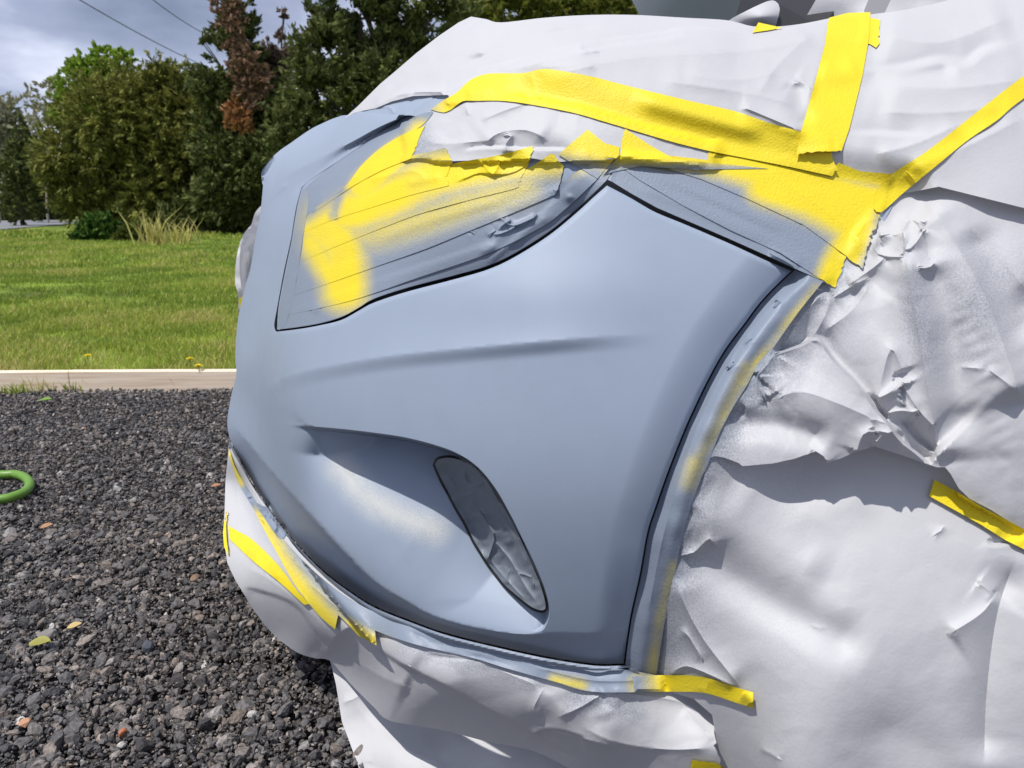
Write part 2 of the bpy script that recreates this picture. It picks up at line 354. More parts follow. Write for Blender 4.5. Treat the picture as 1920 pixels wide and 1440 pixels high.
def panel(name, outline, m, off=2.0, feats=(), step=6, cons=(), thick=1.2, spray=None, parent=None, depth=None, rnd=0, z=False, reg=True, sharp=38, zh=3.0):
    """a sheet whose outline is a traced polygon, laid on the car's form at its own distance, with thickness"""
    ol = [outline[0]]
    for q in outline[1:]:
        if np.hypot(q[0] - ol[-1][0], q[1] - ol[-1][1]) > 1.0: ol.append(q)
    if np.hypot(ol[0][0] - ol[-1][0], ol[0][1] - ol[-1][1]) < 1.0: ol.pop()
    A = np.array(ol); x0, y0 = A.min(0); x1, y1 = A.max(0)
    cons = [r_ for c in list(cons) + [c for f in feats for c in getattr(f, 'cons', ())] for r_ in runs(c, A)]
    gx, gy = np.meshgrid(np.arange(x0, x1, step), np.arange(y0, y1, step * .87)); gx = gx + (np.arange(gx.shape[0])[:, None] % 2) * step * .5
    g = np.stack([gx.ravel(), gy.ravel()], 1); g = g[inside(g[:, 0], g[:, 1], A)]
    d, _, _ = seg_dist(g[:, 0], g[:, 1], np.vstack([A, A[:1]])); g = g[d > step * .55]
    for c in cons:
        if len(g): d, _, _ = seg_dist(g[:, 0], g[:, 1], c); g = g[d > 1.2]
    verts = [Vector(q) for q in ol]; edges = []; n0 = len(verts)
    for c in cons:
        s = len(verts); verts += [Vector(q) for q in c]; edges += [(s + i, s + i + 1) for i in range(len(c) - 1)]
    verts += [Vector(q) for q in g]
    r = delaunay_2d_cdt(verts, edges, [list(range(n0))], 1, 1e-4)
    P2 = np.array([(q.x, q.y) for q in r[0]]); tri = np.array([f for f in r[2]])
    U, V = P2[:, 0], P2[:, 1]
    t = lift_t(U, V) if depth is None else depth(U, V)
    if z: t = zbase(U, V, t, zh)
    o = np.full(len(U), float(off)) if not callable(off) else off(U, V)
    for f in feats: o = o + f(U, V)
    if rnd:
        d, _, _ = seg_dist(U, V, np.vstack([A, A[:1]])); o = o - rnd * np.clip(1 - d / 7, 0, 1) ** 2
    if z: o = np.maximum(o, .3)
    rr = rays(U, V); t2 = t - o * .001
    P = rr * t2[:, None] + np.array([0, 0, CAM_H])
    if reg: zreg(P2, t2, tri)
    a, b, c = P[tri[:, 0]], P[tri[:, 1]], P[tri[:, 2]]
    nn = np.cross(b - a, c - a); flip = (nn * rr[tri[:, 0]]).sum(1) > 0
    tri[flip] = tri[flip][:, ::-1]
    ec = {}
    for q in tri:
        for i in range(3):
            e_ = (q[i], q[(i + 1) % 3]); k = (min(e_), max(e_)); ec.setdefault(k, []).append(e_)
    be = [v[0] for v in ec.values() if len(v) == 1]
    sv = sorted({i for e_ in be for i in e_}); ix = {v: i for i, v in enumerate(sv)}; sv = np.array(sv); n = len(P); k = len(sv)
    PB = P[sv]; PK = rr[sv] * (t2[sv] + thick * .001)[:, None] + np.array([0, 0, CAM_H])
    allP = np.vstack([P, PB, PK]); rim = []
    for i, j in be: rim += [(j_ := n + ix[j], n + ix[i], n + k + ix[i]), (j_, n + k + ix[i], n + k + ix[j])]
    faces = np.vstack([tri, np.array(rim)])
    att = {}
    if spray is not None:
        s = np.clip(spray(U, V), 0, 1) if callable(spray) else np.full(len(U), float(spray)); att['spray'] = np.concatenate([s, s[sv], s[sv]])
    ob = mesh_np(name, allP, faces, m, parent, True, att); ob.data.set_sharp_from_angle(angle=math.radians(sharp)); return ob
def tube(name, pts, r, m, parent=None, seg=8, caps=True):
    pts = np.array(pts, float); n = len(pts); r = np.broadcast_to(r, n); T = np.gradient(pts, axis=0); T /= np.linalg.norm(T, axis=1)[:, None]
    up = np.tile([0., 0, 1.], (n, 1)); up[np.abs(T[:, 2]) > .9] = [1., 0, 0]; X = np.cross(T, up); X /= np.linalg.norm(X, axis=1)[:, None]; Y = np.cross(X, T)
    a = np.linspace(0, 2 * np.pi, seg, endpoint=False); V = pts[:, None] + (X[:, None] * np.cos(a)[None, :, None] + Y[:, None] * np.sin(a)[None, :, None]) * r[:, None, None]
    V = V.reshape(-1, 3); Fc = []
    for i in range(n - 1):
        for j in range(seg): Fc.append((i * seg + j, i * seg + (j + 1) % seg, (i + 1) * seg + (j + 1) % seg, (i + 1) * seg + j))
    if m is None: return V, Fc
    if caps: Fc.append(tuple(range(seg - 1, -1, -1))); Fc.append(tuple((n - 1) * seg + j for j in range(seg)))
    return mesh_np(name, V, Fc, m, parent)

# ================================================================== GROUND
BOARD_Y = 3.17
m, n, l, b = mat('gravel_soil'); b.inputs['Roughness'].default_value = .95
tcn = n.new('ShaderNodeTexCoord'); z = n.new('ShaderNodeTexNoise'); z.inputs['Scale'].default_value = 60; z.inputs['Detail'].default_value = 8; l.new(tcn.outputs['Object'], z.inputs['Vector'])
r_ = n.new('ShaderNodeValToRGB'); r_.color_ramp.elements[0].color = (.012, .011, .011, 1); r_.color_ramp.elements[1].color = (.085, .075, .07, 1); r_.color_ramp.elements[0].position = .3; r_.color_ramp.elements[1].position = .75
l.new(z.outputs[0], r_.inputs[0]); l.new(r_.outputs[0], b.inputs['Base Color'])
bp = n.new('ShaderNodeBump'); bp.inputs['Distance'].default_value = .02; l.new(z.outputs[0], bp.inputs['Height']); l.new(bp.outputs[0], b.inputs['Normal'])
M_SOIL = m
m, n, l, b = mat('lawn_soil'); b.inputs['Roughness'].default_value = 1; b.inputs['Specular IOR Level'].default_value = .1
tcn = n.new('ShaderNodeTexCoord'); z = n.new('ShaderNodeTexNoise'); z.inputs['Scale'].default_value = .9; z.inputs['Detail'].default_value = 9; z.inputs['Roughness'].default_value = .7; l.new(tcn.outputs['Object'], z.inputs['Vector'])
r_ = n.new('ShaderNodeValToRGB'); el = r_.color_ramp.elements; el[0].color = (.19, .15, .07, 1); el[1].color = (.23, .31, .045, 1); el[0].position = .30; el[1].position = .62; q = el.new(.42); q.color = (.065, .10, .018, 1)
l.new(z.outputs[0], r_.inputs[0]); l.new(r_.outputs[0], b.inputs['Base Color'])
M_LAWN = m
def grid_plane(name, x0, x1, y0, y1, nx, ny, zf, m):
    X, Y = np.meshgrid(np.linspace(x0, x1, nx), np.linspace(y0, y1, ny)); Z = zf(X, Y); V = np.stack([X, Y, Z], -1).reshape(-1, 3)
    i = np.arange(nx * ny).reshape(ny, nx); Fc = np.stack([i[:-1, :-1], i[:-1, 1:], i[1:, 1:], i[1:, :-1]], -1).reshape(-1, 4)
    return mesh_np(name, V, Fc, m)
ground = grid_plane('gravel_ground', -30, 30, -30, 4.5, 60, 40, lambda X, Y: X * 0 - .012, M_SOIL); tag(ground, kind='structure')
def lawn_z(X, Y): return .045 + .05 * np.exp(-((Y - 10.5) / 4.0) ** 2) * np.clip((X + 9) / 6, 0, 1) + 0.008 * np.sin(X * 1.7 + Y * .9)
lawn = grid_plane('lawn', -400, 400, BOARD_Y + .03, 900, 400, 400, lambda X, Y: lawn_z(X, Y) * (Y < 60), M_LAWN); tag(lawn, kind='structure')
lv = np.empty(len(lawn.data.vertices) * 3, np.float32); lawn.data.vertices.foreach_get('co', lv); lv = lv.reshape(-1, 3)
# denser spacing near the viewer
yy = (lv[:, 1] - BOARD_Y - .03) / 897.0; xx = lv[:, 0] / 400; lv[:, 0] = 400 * np.sign(xx) * np.abs(xx) ** 2.2; lv[:, 1] = 2.965 + np.clip(.0463 * (lv[:, 0] + 7), -.3, .9) + 897 * yy ** 3.0
lv[:, 2] = np.where(lv[:, 1] < 60, lawn_z(lv[:, 0], lv[:, 1]), .05); lawn.data.vertices.foreach_set('co', lv.ravel()); lawn.data.update()
# road across the far left
M_ROAD = simple('asphalt', (.20, .205, .22), .85, var=.12, scale=3)
ra = at_z(np.array([-60., 0, 150, 240]), np.array([437., 431, 419, 412]), .06); rb = at_z(np.array([-60., 0, 150, 240]), np.array([417., 414.5, 411.5, 408]), .06)
road = mesh_np('road', np.vstack([ra + [0, 0, .02], rb + [0, 0, .02]]), [(0, 1, 5, 4), (1, 2, 6, 5), (2, 3, 7, 6)], M_ROAD, smooth=False); tag(road, kind='structure')

# timber edging
m, n, l, b = mat('pine_timber'); b.inputs['Roughness'].default_value = .7
tcn = n.new('ShaderNodeTexCoord'); mpn = n.new('ShaderNodeMapping'); mpn.inputs['Scale'].default_value = (1.2, 30, 45); l.new(tcn.outputs['Object'], mpn.inputs[0])
z = n.new('ShaderNodeTexNoise'); z.inputs['Scale'].default_value = 2; z.inputs['Detail'].default_value = 6; l.new(mpn.outputs[0], z.inputs['Vector'])
r_ = n.new('ShaderNodeValToRGB'); el = r_.color_ramp.elements; el[0].color = (.66, .48, .33, 1); el[1].color = (.90, .76, .60, 1); el[0].position = .25; el[1].position = .6; l.new(z.outputs[0], r_.inputs[0])
z3 = n.new('ShaderNodeTexNoise'); z3.inputs['Scale'].default_value = 3.4; z3.inputs['Detail'].default_value = 2; mp3 = n.new('ShaderNodeMapping'); mp3.inputs['Scale'].default_value = (2.2, 1, .6); l.new(tcn.outputs['Object'], mp3.inputs[0]); l.new(mp3.outputs[0], z3.inputs['Vector'])
r3 = n.new('ShaderNodeValToRGB'); r3.color_ramp.elements[0].position = .68; r3.color_ramp.elements[1].position = .74; l.new(z3.outputs[0], r3.inputs[0])
mx = n.new('ShaderNodeMix'); mx.data_type = 'RGBA'; l.new(r3.outputs[0], mx.inputs[0]); l.new(r_.outputs[0], mx.inputs[6]); mx.inputs[7].default_value = (.42, .22, .10, 1); l.new(mx.outputs[2], b.inputs['Base Color'])
M_PINE = m
def board(x0, x1, y0, y1, h, t):
    c = .004; prof = [(0, -.03), (0, h - c), (c, h), (t - c, h), (t, h - c), (t, -.03)]; nseg = 40; V = []; Fc = []
    for i in range(nseg + 1):
        f = i / nseg; x = x0 + (x1 - x0) * f; y = y0 + (y1 - y0) * f
        for (py, pz) in prof: V.append((x, y + py, pz + .003 * math.sin(x * 2.1)))
    k = len(prof)
    for i in range(nseg):
        for j in range(k - 1): Fc.append((i * k + j, (i + 1) * k + j, (i + 1) * k + j + 1, i * k + j + 1))
    Fc += [tuple(range(k)), tuple(nseg * k + j for j in reversed(range(k)))]
    return mesh_np('timber_edging', V, Fc, M_PINE, smooth=False)
bj = float(at_z(127, 734, 0)[0])
for xa, xb, lb in ((-7, bj - .002, 'pale pine edging board at the left, ending at the joint before the car'), (bj + .002, 5, 'pale pine edging board running from the joint to behind the car')):
    tag(board(xa, xb, 2.945 + .04625 * (xa + 7), 2.945 + .04625 * (xb + 7), .082 if xa < -6 else .083, .038), lb, 'board')

# ---- gravel: one mass of stones
def ico():
    t = (1 + 5 ** .5) / 2; V = np.array([(-1, t, 0), (1, t, 0), (-1, -t, 0), (1, -t, 0), (0, -1, t), (0, 1, t), (0, -1, -t), (0, 1, -t), (t, 0, -1), (t, 0, 1), (-t, 0, -1), (-t, 0, 1)], float)
    Fc = np.array([(0, 11, 5), (0, 5, 1), (0, 1, 7), (0, 7, 10), (0, 10, 11), (1, 5, 9), (5, 11, 4), (11, 10, 2), (10, 7, 6), (7, 1, 8), (3, 9, 4), (3, 4, 2), (3, 2, 6), (3, 6, 8), (3, 8, 9), (4, 9, 5), (2, 4, 11), (6, 2, 10), (8, 6, 7), (9, 8, 1)])
    return V / np.linalg.norm(V[0]), Fc
def subdiv(V, Fc):
    V = list(map(tuple, V)); c = {}; o = []
    def mid(a, b):
        k = (min(a, b), max(a, b))
        if k not in c: p = (np.array(V[a]) + np.array(V[b])) / 2; V.append(tuple(p / np.linalg.norm(p))); c[k] = len(V) - 1
        return c[k]
    for a, b, d in Fc: x, y, z_ = mid(a, b), mid(b, d), mid(d, a); o += [(a, x, z_), (b, y, x), (d, z_, y), (x, y, z_)]
    return np.array(V), np.array(o)
IV, IF = ico(); IV2, IF2 = subdiv(IV, IF)
def rock_template(V, r):
    V = V.copy()
    for _ in range(9):                                     # chip flat facets off
        nrm = r.normal(size=3); nrm /= np.linalg.norm(nrm); dd = r.uniform(.42, .8); s = V @ nrm; V = V - np.maximum(s - dd, 0)[:, None] * nrm
    return V + r.normal(0, .035, V.shape)
def rocks(name, pos, size, tone, V0, F0, seed):
    r = np.random.default_rng(seed); T = [rock_template(V0, r) for _ in range(14)]; n = len(pos); k = len(V0)
    Vt = np.stack(T)[r.integers(0, 14, n)] * np.stack([r.uniform(.75, 1.35, n), r.uniform(.7, 1.1, n), r.uniform(.45, .85, n)], 1)[:, None, :]
    q = r.normal(size=(n, 4)); q[:, 1:3] *= .45; q /= np.linalg.norm(q, axis=1)[:, None]; a, b_, c, d = q.T
    Rm = np.stack([np.stack([1 - 2 * (c * c + d * d), 2 * (b_ * c - a * d), 2 * (b_ * d + a * c)], -1), np.stack([2 * (b_ * c + a * d), 1 - 2 * (b_ * b_ + d * d), 2 * (c * d - a * b_)], -1), np.stack([2 * (b_ * d - a * c), 2 * (c * d + a * b_), 1 - 2 * (b_ * b_ + c * c)], -1)], 1)
    P = np.einsum('nij,nkj->nki', Rm, Vt) * size[:, None, None] + pos[:, None, :]
    Fc = (F0[None] + (np.arange(n) * k)[:, None, None]).reshape(-1, 3)
    return P.reshape(-1, 3), Fc, np.repeat(tone, k)
def gravel_density(x, y): return True
m, n, l, b = mat('crushed_stone'); b.inputs['Roughness'].default_value = .8; b.inputs['Specular IOR Level'].default_value = .35
at = n.new('ShaderNodeAttribute'); at.attribute_name = 'tone'; r_ = n.new('ShaderNodeValToRGB'); el = r_.color_ramp.elements
el[0].color = (.016, .016, .018, 1); el[0].position = 0; el[1].color = (.27, .26, .25, 1); el[1].position = 1
for p_, c_ in ((.25, (.045, .043, .044)), (.5, (.085, .081, .082)), (.66, (.12, .100, .085)), (.80, (.165, .158, .156)), (.93, (.20, .15, .11)), (.97, (.25, .235, .22))): q = el.new(p_); q.color = (*c_, 1)
l.new(at.outputs['Fac'], r_.inputs[0]); tcn = n.new('ShaderNodeTexCoord')
z = n.new('ShaderNodeTexNoise'); z.inputs['Scale'].default_value = 170; z.inputs['Detail'].default_value = 6; l.new(tcn.outputs['Object'], z.inputs['Vector'])
mr_ = n.new('ShaderNodeMapRange'); mr_.inputs[1].default_value = .3; mr_.inputs[2].default_value = .75; mr_.inputs[3].default_value = .9; mr_.inputs[4].default_value = 2.6; l.new(z.outputs[0], mr_.inputs[0])
mx = n.new('ShaderNodeMix'); mx.data_type = 'RGBA'; mx.blend_type = 'MULTIPLY'; mx.inputs[0].default_value = 1; l.new(r_.outputs[0], mx.inputs[6]); l.new(mr_.outputs[0], mx.inputs[7])
z5 = n.new('ShaderNodeTexNoise'); z5.inputs['Scale'].default_value = 2.2; l.new(tcn.outputs['Object'], z5.inputs['Vector']); mr5 = n.new('ShaderNodeMapRange'); mr5.inputs[1].default_value = .45; mr5.inputs[2].default_value = .62; mr5.inputs[4].default_value = .5; l.new(z5.outputs[0], mr5.inputs[0])
mx5 = n.new('ShaderNodeMix'); mx5.data_type = 'RGBA'; mx5.blend_type = 'MULTIPLY'; l.new(mr5.outputs[0], mx5.inputs[0]); l.new(mx.outputs[2], mx5.inputs[6]); mx5.inputs[7].default_value = (1.05, .98, .93, 1)
l.new(mx5.outputs[2], b.inputs['Base Color'])
bp = n.new('ShaderNodeBump'); bp.inputs['Strength'].default_value = .7; bp.inputs['Distance'].default_value = .004; l.new(z.outputs[0], bp.inputs['Height']); l.new(bp.outputs[0], b.inputs['Normal'])
M_STONE = m
def scatter_wedge(n, y0, y1, seed, xl=.74, xr=-.02):
    r = np.random.default_rng(seed); y = y0 + (y1 - y0) * r.random(n) ** .85; x = -(xl * y + .1) + r.random(n) * (xl * y + .1 + .25 + xr * y)
    return x, y
Ps, Fs, Ts = [], [], []; base = 0
for (n_, y0, y1, smin, smax, V0, F0, zz, sd) in ((11000, .72, 1.7, .004, .0105, IV2, IF2, .0, 1), (2600, .72, 1.7, .005, .0175, IV2, IF2, .004, 2), (18000, 1.6, 3.3, .004, .0105, IV, IF, .0, 3), (4200, 1.6, 2.6, .005, .0145, IV2, IF2, .003, 4), (9000, 2.4, 3.3, .005, .011, IV, IF, .003, 6), (16000, .72, 1.7, .0025, .006, IV, IF, .006, 5), (12000, 1.6, 2.4, .003, .006, IV, IF, .005, 7)):
    x, y = scatter_wedge(n_, y0, y1, sd); r = np.random.default_rng(sd + 50); s = smin + (smax - smin) * r.random(n_) ** 2.4
    tone = np.clip(r.beta(2, 2.4, n_) * .9 + (r.random(n_) < .04) * .35, 0, 1); ok = y < 2.93 + .0462 * (x + 7) + .0
    ok &= y < 2.945 + .0463 * (x + 7) - .02
    pos = np.stack([x, y, zz + s * .25 + r.uniform(-.004, .004, n_)], 1)[ok]
    P, Fc, T = rocks('', pos, s[ok], tone[ok], V0, F0, sd + 9); Ps.append(P); Fs.append(Fc + base); Ts.append(T); base += len(P)
g = mesh_np('gravel', np.vstack(Ps), np.vstack(Fs), M_STONE, smooth=False, attrs={'tone': np.concatenate(Ts)}); tag(g, 'loose dark crushed stone covering the driveway', 'gravel', kind='stuff')

# a few bits lying on the gravel
def chip(name, u, v, s, c, label, cat, flat=.4, seed=3):
    r = np.random.default_rng(seed); V = rock_template(IV2, r) * np.array([s, s * .65, s * flat]); p = at_z(u, v, .012)
    o = mesh_np(name, V, IF2.copy(), simple(name + '_surface', c, .8, var=.25, scale=80, bump=.3), smooth=False); o.location = p; o.rotation_euler = (.15, .1, r.uniform(0, 3)); tag(o, label, cat); return o
chip('brick_chip', 45, 1357, .013, (.50, .27, .16), 'square pale orange brick chip on the gravel in the bottom left corner', 'stone', .5, 4)
chip('brick_chip', 228, 1376, .011, (.42, .15, .07), 'rounded red-orange stone on the gravel near the bottom edge', 'stone', .7, 5)
chip('brick_chip', 365, 1082, .015, (.24, .15, .10), 'brown stone lying on the gravel left of the low yellow tape', 'stone', .5, 6)
chip('grey_stone', 275, 1217, .021, (.075, .082, .10), 'large blue-grey angular stone on the gravel below the car corner', 'stone', .75, 8)
chip('grey_stone', 88, 1192, .020, (.24, .225, .21), 'pale grey flat stone on the gravel above the yellow leaf', 'stone', .6, 9)
chip('grey_stone', 268, 772, .035, (.05, .048, .05), 'dark lump of stone sitting on the far gravel near the board', 'stone', .5, 11)
def leaf(name, u, v, s, c, label, rz, curl=.3):
    nl = 9; V = []; 
    for i in range(nl):
        f = i / (nl - 1); wd = math.sin(math.pi * min(1, f * .93 + .05)) ** .8 * .35
        for k in (-1, 0, 1): V.append(((f - .5) * s, k * wd * s, (abs(k) * .12 + math.sin(f * 3) * curl * .3) * s))
    Fc = [(i * 3 + k, i * 3 + k + 1, i * 3 + k + 4, i * 3 + k + 3) for i in range(nl - 1) for k in range(2)]
    o = mesh_np(name, V, Fc, simple(name + '_skin', c, .6, var=.2, scale=60)); p = at_z(u, v, .018); o.location = p; o.rotation_euler = (.1, -.1, rz)
    tag(o, label, 'leaf'); return o
leaf('fallen_leaf', 140, 1175, .024, (.50, .36, .14), 'curled tan-yellow leaf on the gravel above a large stone', .6)
leaf('fallen_leaf', 75, 1208, .038, (.26, .25, .05), 'yellow-green leaf lying flat on the gravel at lower left', .1)
leaf('fallen_leaf', 88, 988, .028, (.38, .20, .10), 'small orange-brown leaf on the gravel below the green hose', .8)
leaf('fallen_leaf', 85, 752, .05, (.14, .26, .03), 'fresh green leaf on the gravel near the timber board', .2)
leaf('fallen_leaf', 405, 912, .026, (.36, .17, .08), 'rust-coloured leaf on the gravel beside the car front', .3)
# hose
M_HOSE = simple('green_rubber', (.13, .27, .035), .45, var=.12, scale=30)
hp = sm([(-240, 905), (-160, 885), (-80, 884), (0, 890), (28, 889), (48, 896), (56, 908), (48, 921), (25, 931), (0, 936), (-90, 944), (-220, 950)], 8)
tag(tube('garden_hose', at_z(np.array([q[0] for q in hp]), np.array([q[1] for q in hp]), .024), .0125, M_HOSE, seg=14), 'bright green garden hose looped on the gravel', 'hose')

# ---- grass
m, n, l, b = mat('grass_blade'); b.inputs['Roughness'].default_value = .55; b.inputs['Specular IOR Level'].default_value = .25
at = n.new('ShaderNodeAttribute'); at.attribute_name = 'tone'; r_ = n.new('ShaderNodeValToRGB'); el = r_.color_ramp.elements
el[0].color = (.08, .14, .022, 1); el[1].color = (.60, .50, .22, 1)
for p_, c_ in ((.35, (.19, .275, .04)), (.7, (.36, .45, .065)), (.9, (.52, .50, .12))): q = el.new(p_); q.color = (*c_, 1)
l.new(at.outputs['Fac'], r_.inputs[0]); l.new(r_.outputs[0], b.inputs['Base Color'])
tr = n.new('ShaderNodeBsdfTranslucent'); l.new(r_.outputs[0], tr.inputs[0]); ms = n.new('ShaderNodeMixShader'); ms.inputs[0].default_value = .3; l.new(b.outputs[0], ms.inputs[1]); l.new(tr.outputs[0], ms.inputs[2]); l.new(ms.outputs[0], n['Material Output'].inputs[0])
M_GRASS = m
def blades(x, y, z0, h, wd, tone, seed, lean=.5):
    r = np.random.default_rng(seed); n = len(x); a = r.uniform(0, 2 * np.pi, n); dx, dy = np.cos(a) * wd, np.sin(a) * wd
    la = r.uniform(0, 2 * np.pi, n); ll = h * r.uniform(.1, lean * 1.6, n); lx, ly = np.cos(la) * ll, np.sin(la) * ll
    b0 = np.stack([x - dx, y - dy, z0], 1); b1 = np.stack([x + dx, y + dy, z0], 1)
    m0 = np.stack([x - dx * .8 + lx * .4, y - dy * .8 + ly * .4, z0 + h * .6], 1); m1 = np.stack([x + dx * .8 + lx * .4, y + dy * .8 + ly * .4, z0 + h * .6], 1); t_ = np.stack([x + lx, y + ly, z0 + h], 1)
    V = np.stack([b0, b1, m1, m0, t_], 1).reshape(-1, 3); o = (np.arange(n) * 5)[:, None]
    Fc = np.concatenate([o + [0, 1, 2], o + [0, 2, 3], o + [3, 2, 4]]); return V, Fc, np.repeat(tone, 5)
GP, GF, GT = [], [], []; base = 0
for (n_, y0, y1, hm, wd, sd) in ((75000, 3.0, 5.2, .034, .0020, 1), (70000, 5.0, 9, .038, .003, 2), (45000, 9, 18, .045, .006, 3), (26000, 18, 44, .08, .016, 4)):
    r = np.random.default_rng(sd + 20); y = y0 + (y1 - y0) * r.random(n_); x = -(.76 * y + .4) + r.random(n_) * (.76 * y + .4 - .18 * y)
    p = vn(x * 100, y * 100, 70, 3) + .6 * vn(x * 100, y * 100, 22, 5) + .8 * vn(x * 100, y * 100, 250, 8); keep = (p > -.36 + .30 * r.random(n_)) & (y > 2.945 + .0463 * (x + 7) + .05); keep &= ~((vn(x * 100, y * 100, 38, 9) + .5 * vn(x * 100, y * 100, 13, 4) > .27) & (r.random(n_) < .75))
    # the strip of road stays clear
    fu = 960 + FPX * x / (y * cp); fv = 720 - FPX * (0 - sp + 0) ; keep &= ~((y > 24) & (x < -.62 * y + 1.0))
    x, y, p = x[keep], y[keep], p[keep]; k = len(x)
    tone = np.clip(.46 + .55 * p + r.normal(0, .17, k) + (r.random(k) < .05) * .4, 0, 1); h = hm * r.uniform(.5, 1.25, k) * (1 + .7 * np.clip(p, 0, 1))
    V, Fc, T = blades(x, y, lawn_z(x, y) - .003, h, np.full(k, wd), tone, sd); GP.append(V); GF.append(Fc + base); GT.append(T); base += len(V)
g = mesh_np('grass', np.vstack(GP), np.vstack(GF), M_GRASS, smooth=False, attrs={'tone': np.concatenate(GT)}); tag(g, 'short sunlit green grass of the lawn', 'grass', kind='stuff')
# weeds along the board's foot, each tuft its own
def tuft(name, u, v, n_, h, label, cat, tone=(.3, .8), spread=.05, wd=.0022, z0=.0, y=None, group=None, lean=.5, seed=1):
    r = np.random.default_rng(seed + int(u)); p = at_z(u, v, z0) if y is None else at_y(u, v, y)
    x = r.normal(0, spread, n_); yy = r.normal(0, spread * .4, n_); V, Fc, T = blades(x, yy, np.zeros(n_), h * r.uniform(.4, 1.1, n_), np.full(n_, wd), r.uniform(*tone, n_), seed, lean)
    o = mesh_np(name, V, Fc, M_GRASS, smooth=False, attrs={'tone': T}); o.location = p; tag(o, label, cat, group); return o
tuft('grass_tuft', 25, 738, 70, .05, 'leafy grass tuft against the board at the left edge', 'weed', spread=.03)
tuft('grass_tuft', 75, 733, 26, .085, 'tall thin seeding grass against the board near the left edge', 'weed', tone=(.6, 1), spread=.04)
tuft('grass_tuft', 143, 731, 40, .05, 'grass tuft at the foot of the board below the first knot', 'weed', spread=.035)
tuft('grass_tuft', 222, 729, 70, .025, 'low broad clover-like weed at the middle of the board', 'weed', spread=.018, wd=.006, tone=(.2, .6))
tuft('grass_tuft', 345, 727, 16, .06, 'sparse dry grass tuft at the board nearest the car', 'weed', tone=(.7, 1), spread=.03)
def dandelion(u, v, label):
    p = at_z(u, v, .10); p2 = np.array([p[0], p[1], float(lawn_z(p[0], p[1]))]); hgt = p[2] - p2[2]
    e_ = empty('dandelion', tuple(p2)); tag(e_, label, 'flower')
    tube('stem', [p2, p2 + [0.002, 0, hgt * .5], p2 + [0, 0, hgt]], .0014, M_DSTEM, e_, 6)
    r = np.random.default_rng(int(u)); V = []; Fc = []
    for k in range(46):
        a = r.uniform(0, 6.28); el_ = r.uniform(.1, 1.4); d = np.array([math.cos(a) * math.cos(el_), math.sin(a) * math.cos(el_), math.sin(el_) * .6]); s_ = np.array([-math.sin(a), math.cos(a), 0]) * .0032; tip = p + d * .018; b0 = len(V); V += [p + s_ * .5, p - s_ * .5, tip - s_, tip + s_]; Fc.append((b0, b0 + 1, b0 + 2, b0 + 3))
    mesh_np('flower_head', V, Fc, M_DAND, e_, False)
M_DSTEM = simple('dandelion_stem', (.15, .22, .06)); M_DAND = simple('dandelion_petal', (.9, .74, .02), .6)
dandelion(164, 668, 'yellow dandelion in the lawn, on its own left of the pair')
dandelion(356, 674, 'yellow dandelion in the lawn near the car, farther of the pair')
dandelion(372, 687, 'yellow dandelion right behind the board, nearest the car')

# ================================================================== TREES
def leafmat(name, c0, c1, transl=.25):
    m, n, l, b = mat(name); b.inputs['Roughness'].default_value = .65; b.inputs['Specular IOR Level'].default_value = .2
    at = n.new('ShaderNodeAttribute'); at.attribute_name = 'tone'; mx = n.new('ShaderNodeMix'); mx.data_type = 'RGBA'; l.new(at.outputs['Fac'], mx.inputs[0]); mx.inputs[6].default_value = (*c0, 1); mx.inputs[7].default_value = (*c1, 1)
    l.new(mx.outputs[2], b.inputs['Base Color']); tr = n.new('ShaderNodeBsdfTranslucent'); l.new(mx.outputs[2], tr.inputs[0]); ms = n.new('ShaderNodeMixShader'); ms.inputs[0].default_value = transl; l.new(b.outputs[0], ms.inputs[1]); l.new(tr.outputs[0], ms.inputs[2]); l.new(ms.outputs[0], n['Material Output'].inputs[0])
    return m
M_JUN = leafmat('juniper_needles', (.065, .085, .020), (.30, .30, .065)); M_LIME = leafmat('lime_leaves', (.12, .22, .02), (.34, .46, .06), .4)
M_PALE = leafmat('pale_buds', (.22, .22, .13), (.45, .44, .30)); M_DARK = leafmat('dark_leaves', (.042, .064, .020), (.185, .205, .06)); M_BROWN = leafmat('dead_needles', (.14, .09, .06), (.38, .235, .15)); M_ORANGE = leafmat('orange_needles', (.25, .12, .055), (.54, .28, .12)); M_DEADG = leafmat('grey_dead_twigs', (.11, .08, .06), (.30, .22, .17))
M_MID = leafmat('mid_leaves', (.045, .07, .014), (.16, .19, .035)); M_BUSH = leafmat('bush_leaves', (.03, .075, .012), (.10, .19, .03)); M_YEL = leafmat('spring_leaves', (.08, .11, .02), (.24, .24, .04), .4)
M_BARK = simple('bark', (.085, .065, .055), .9, var=.3, scale=12, bump=.6, bscale=30); M_PBARK = simple('pale_bark', (.30, .27, .22), .9, var=.2, scale=10)
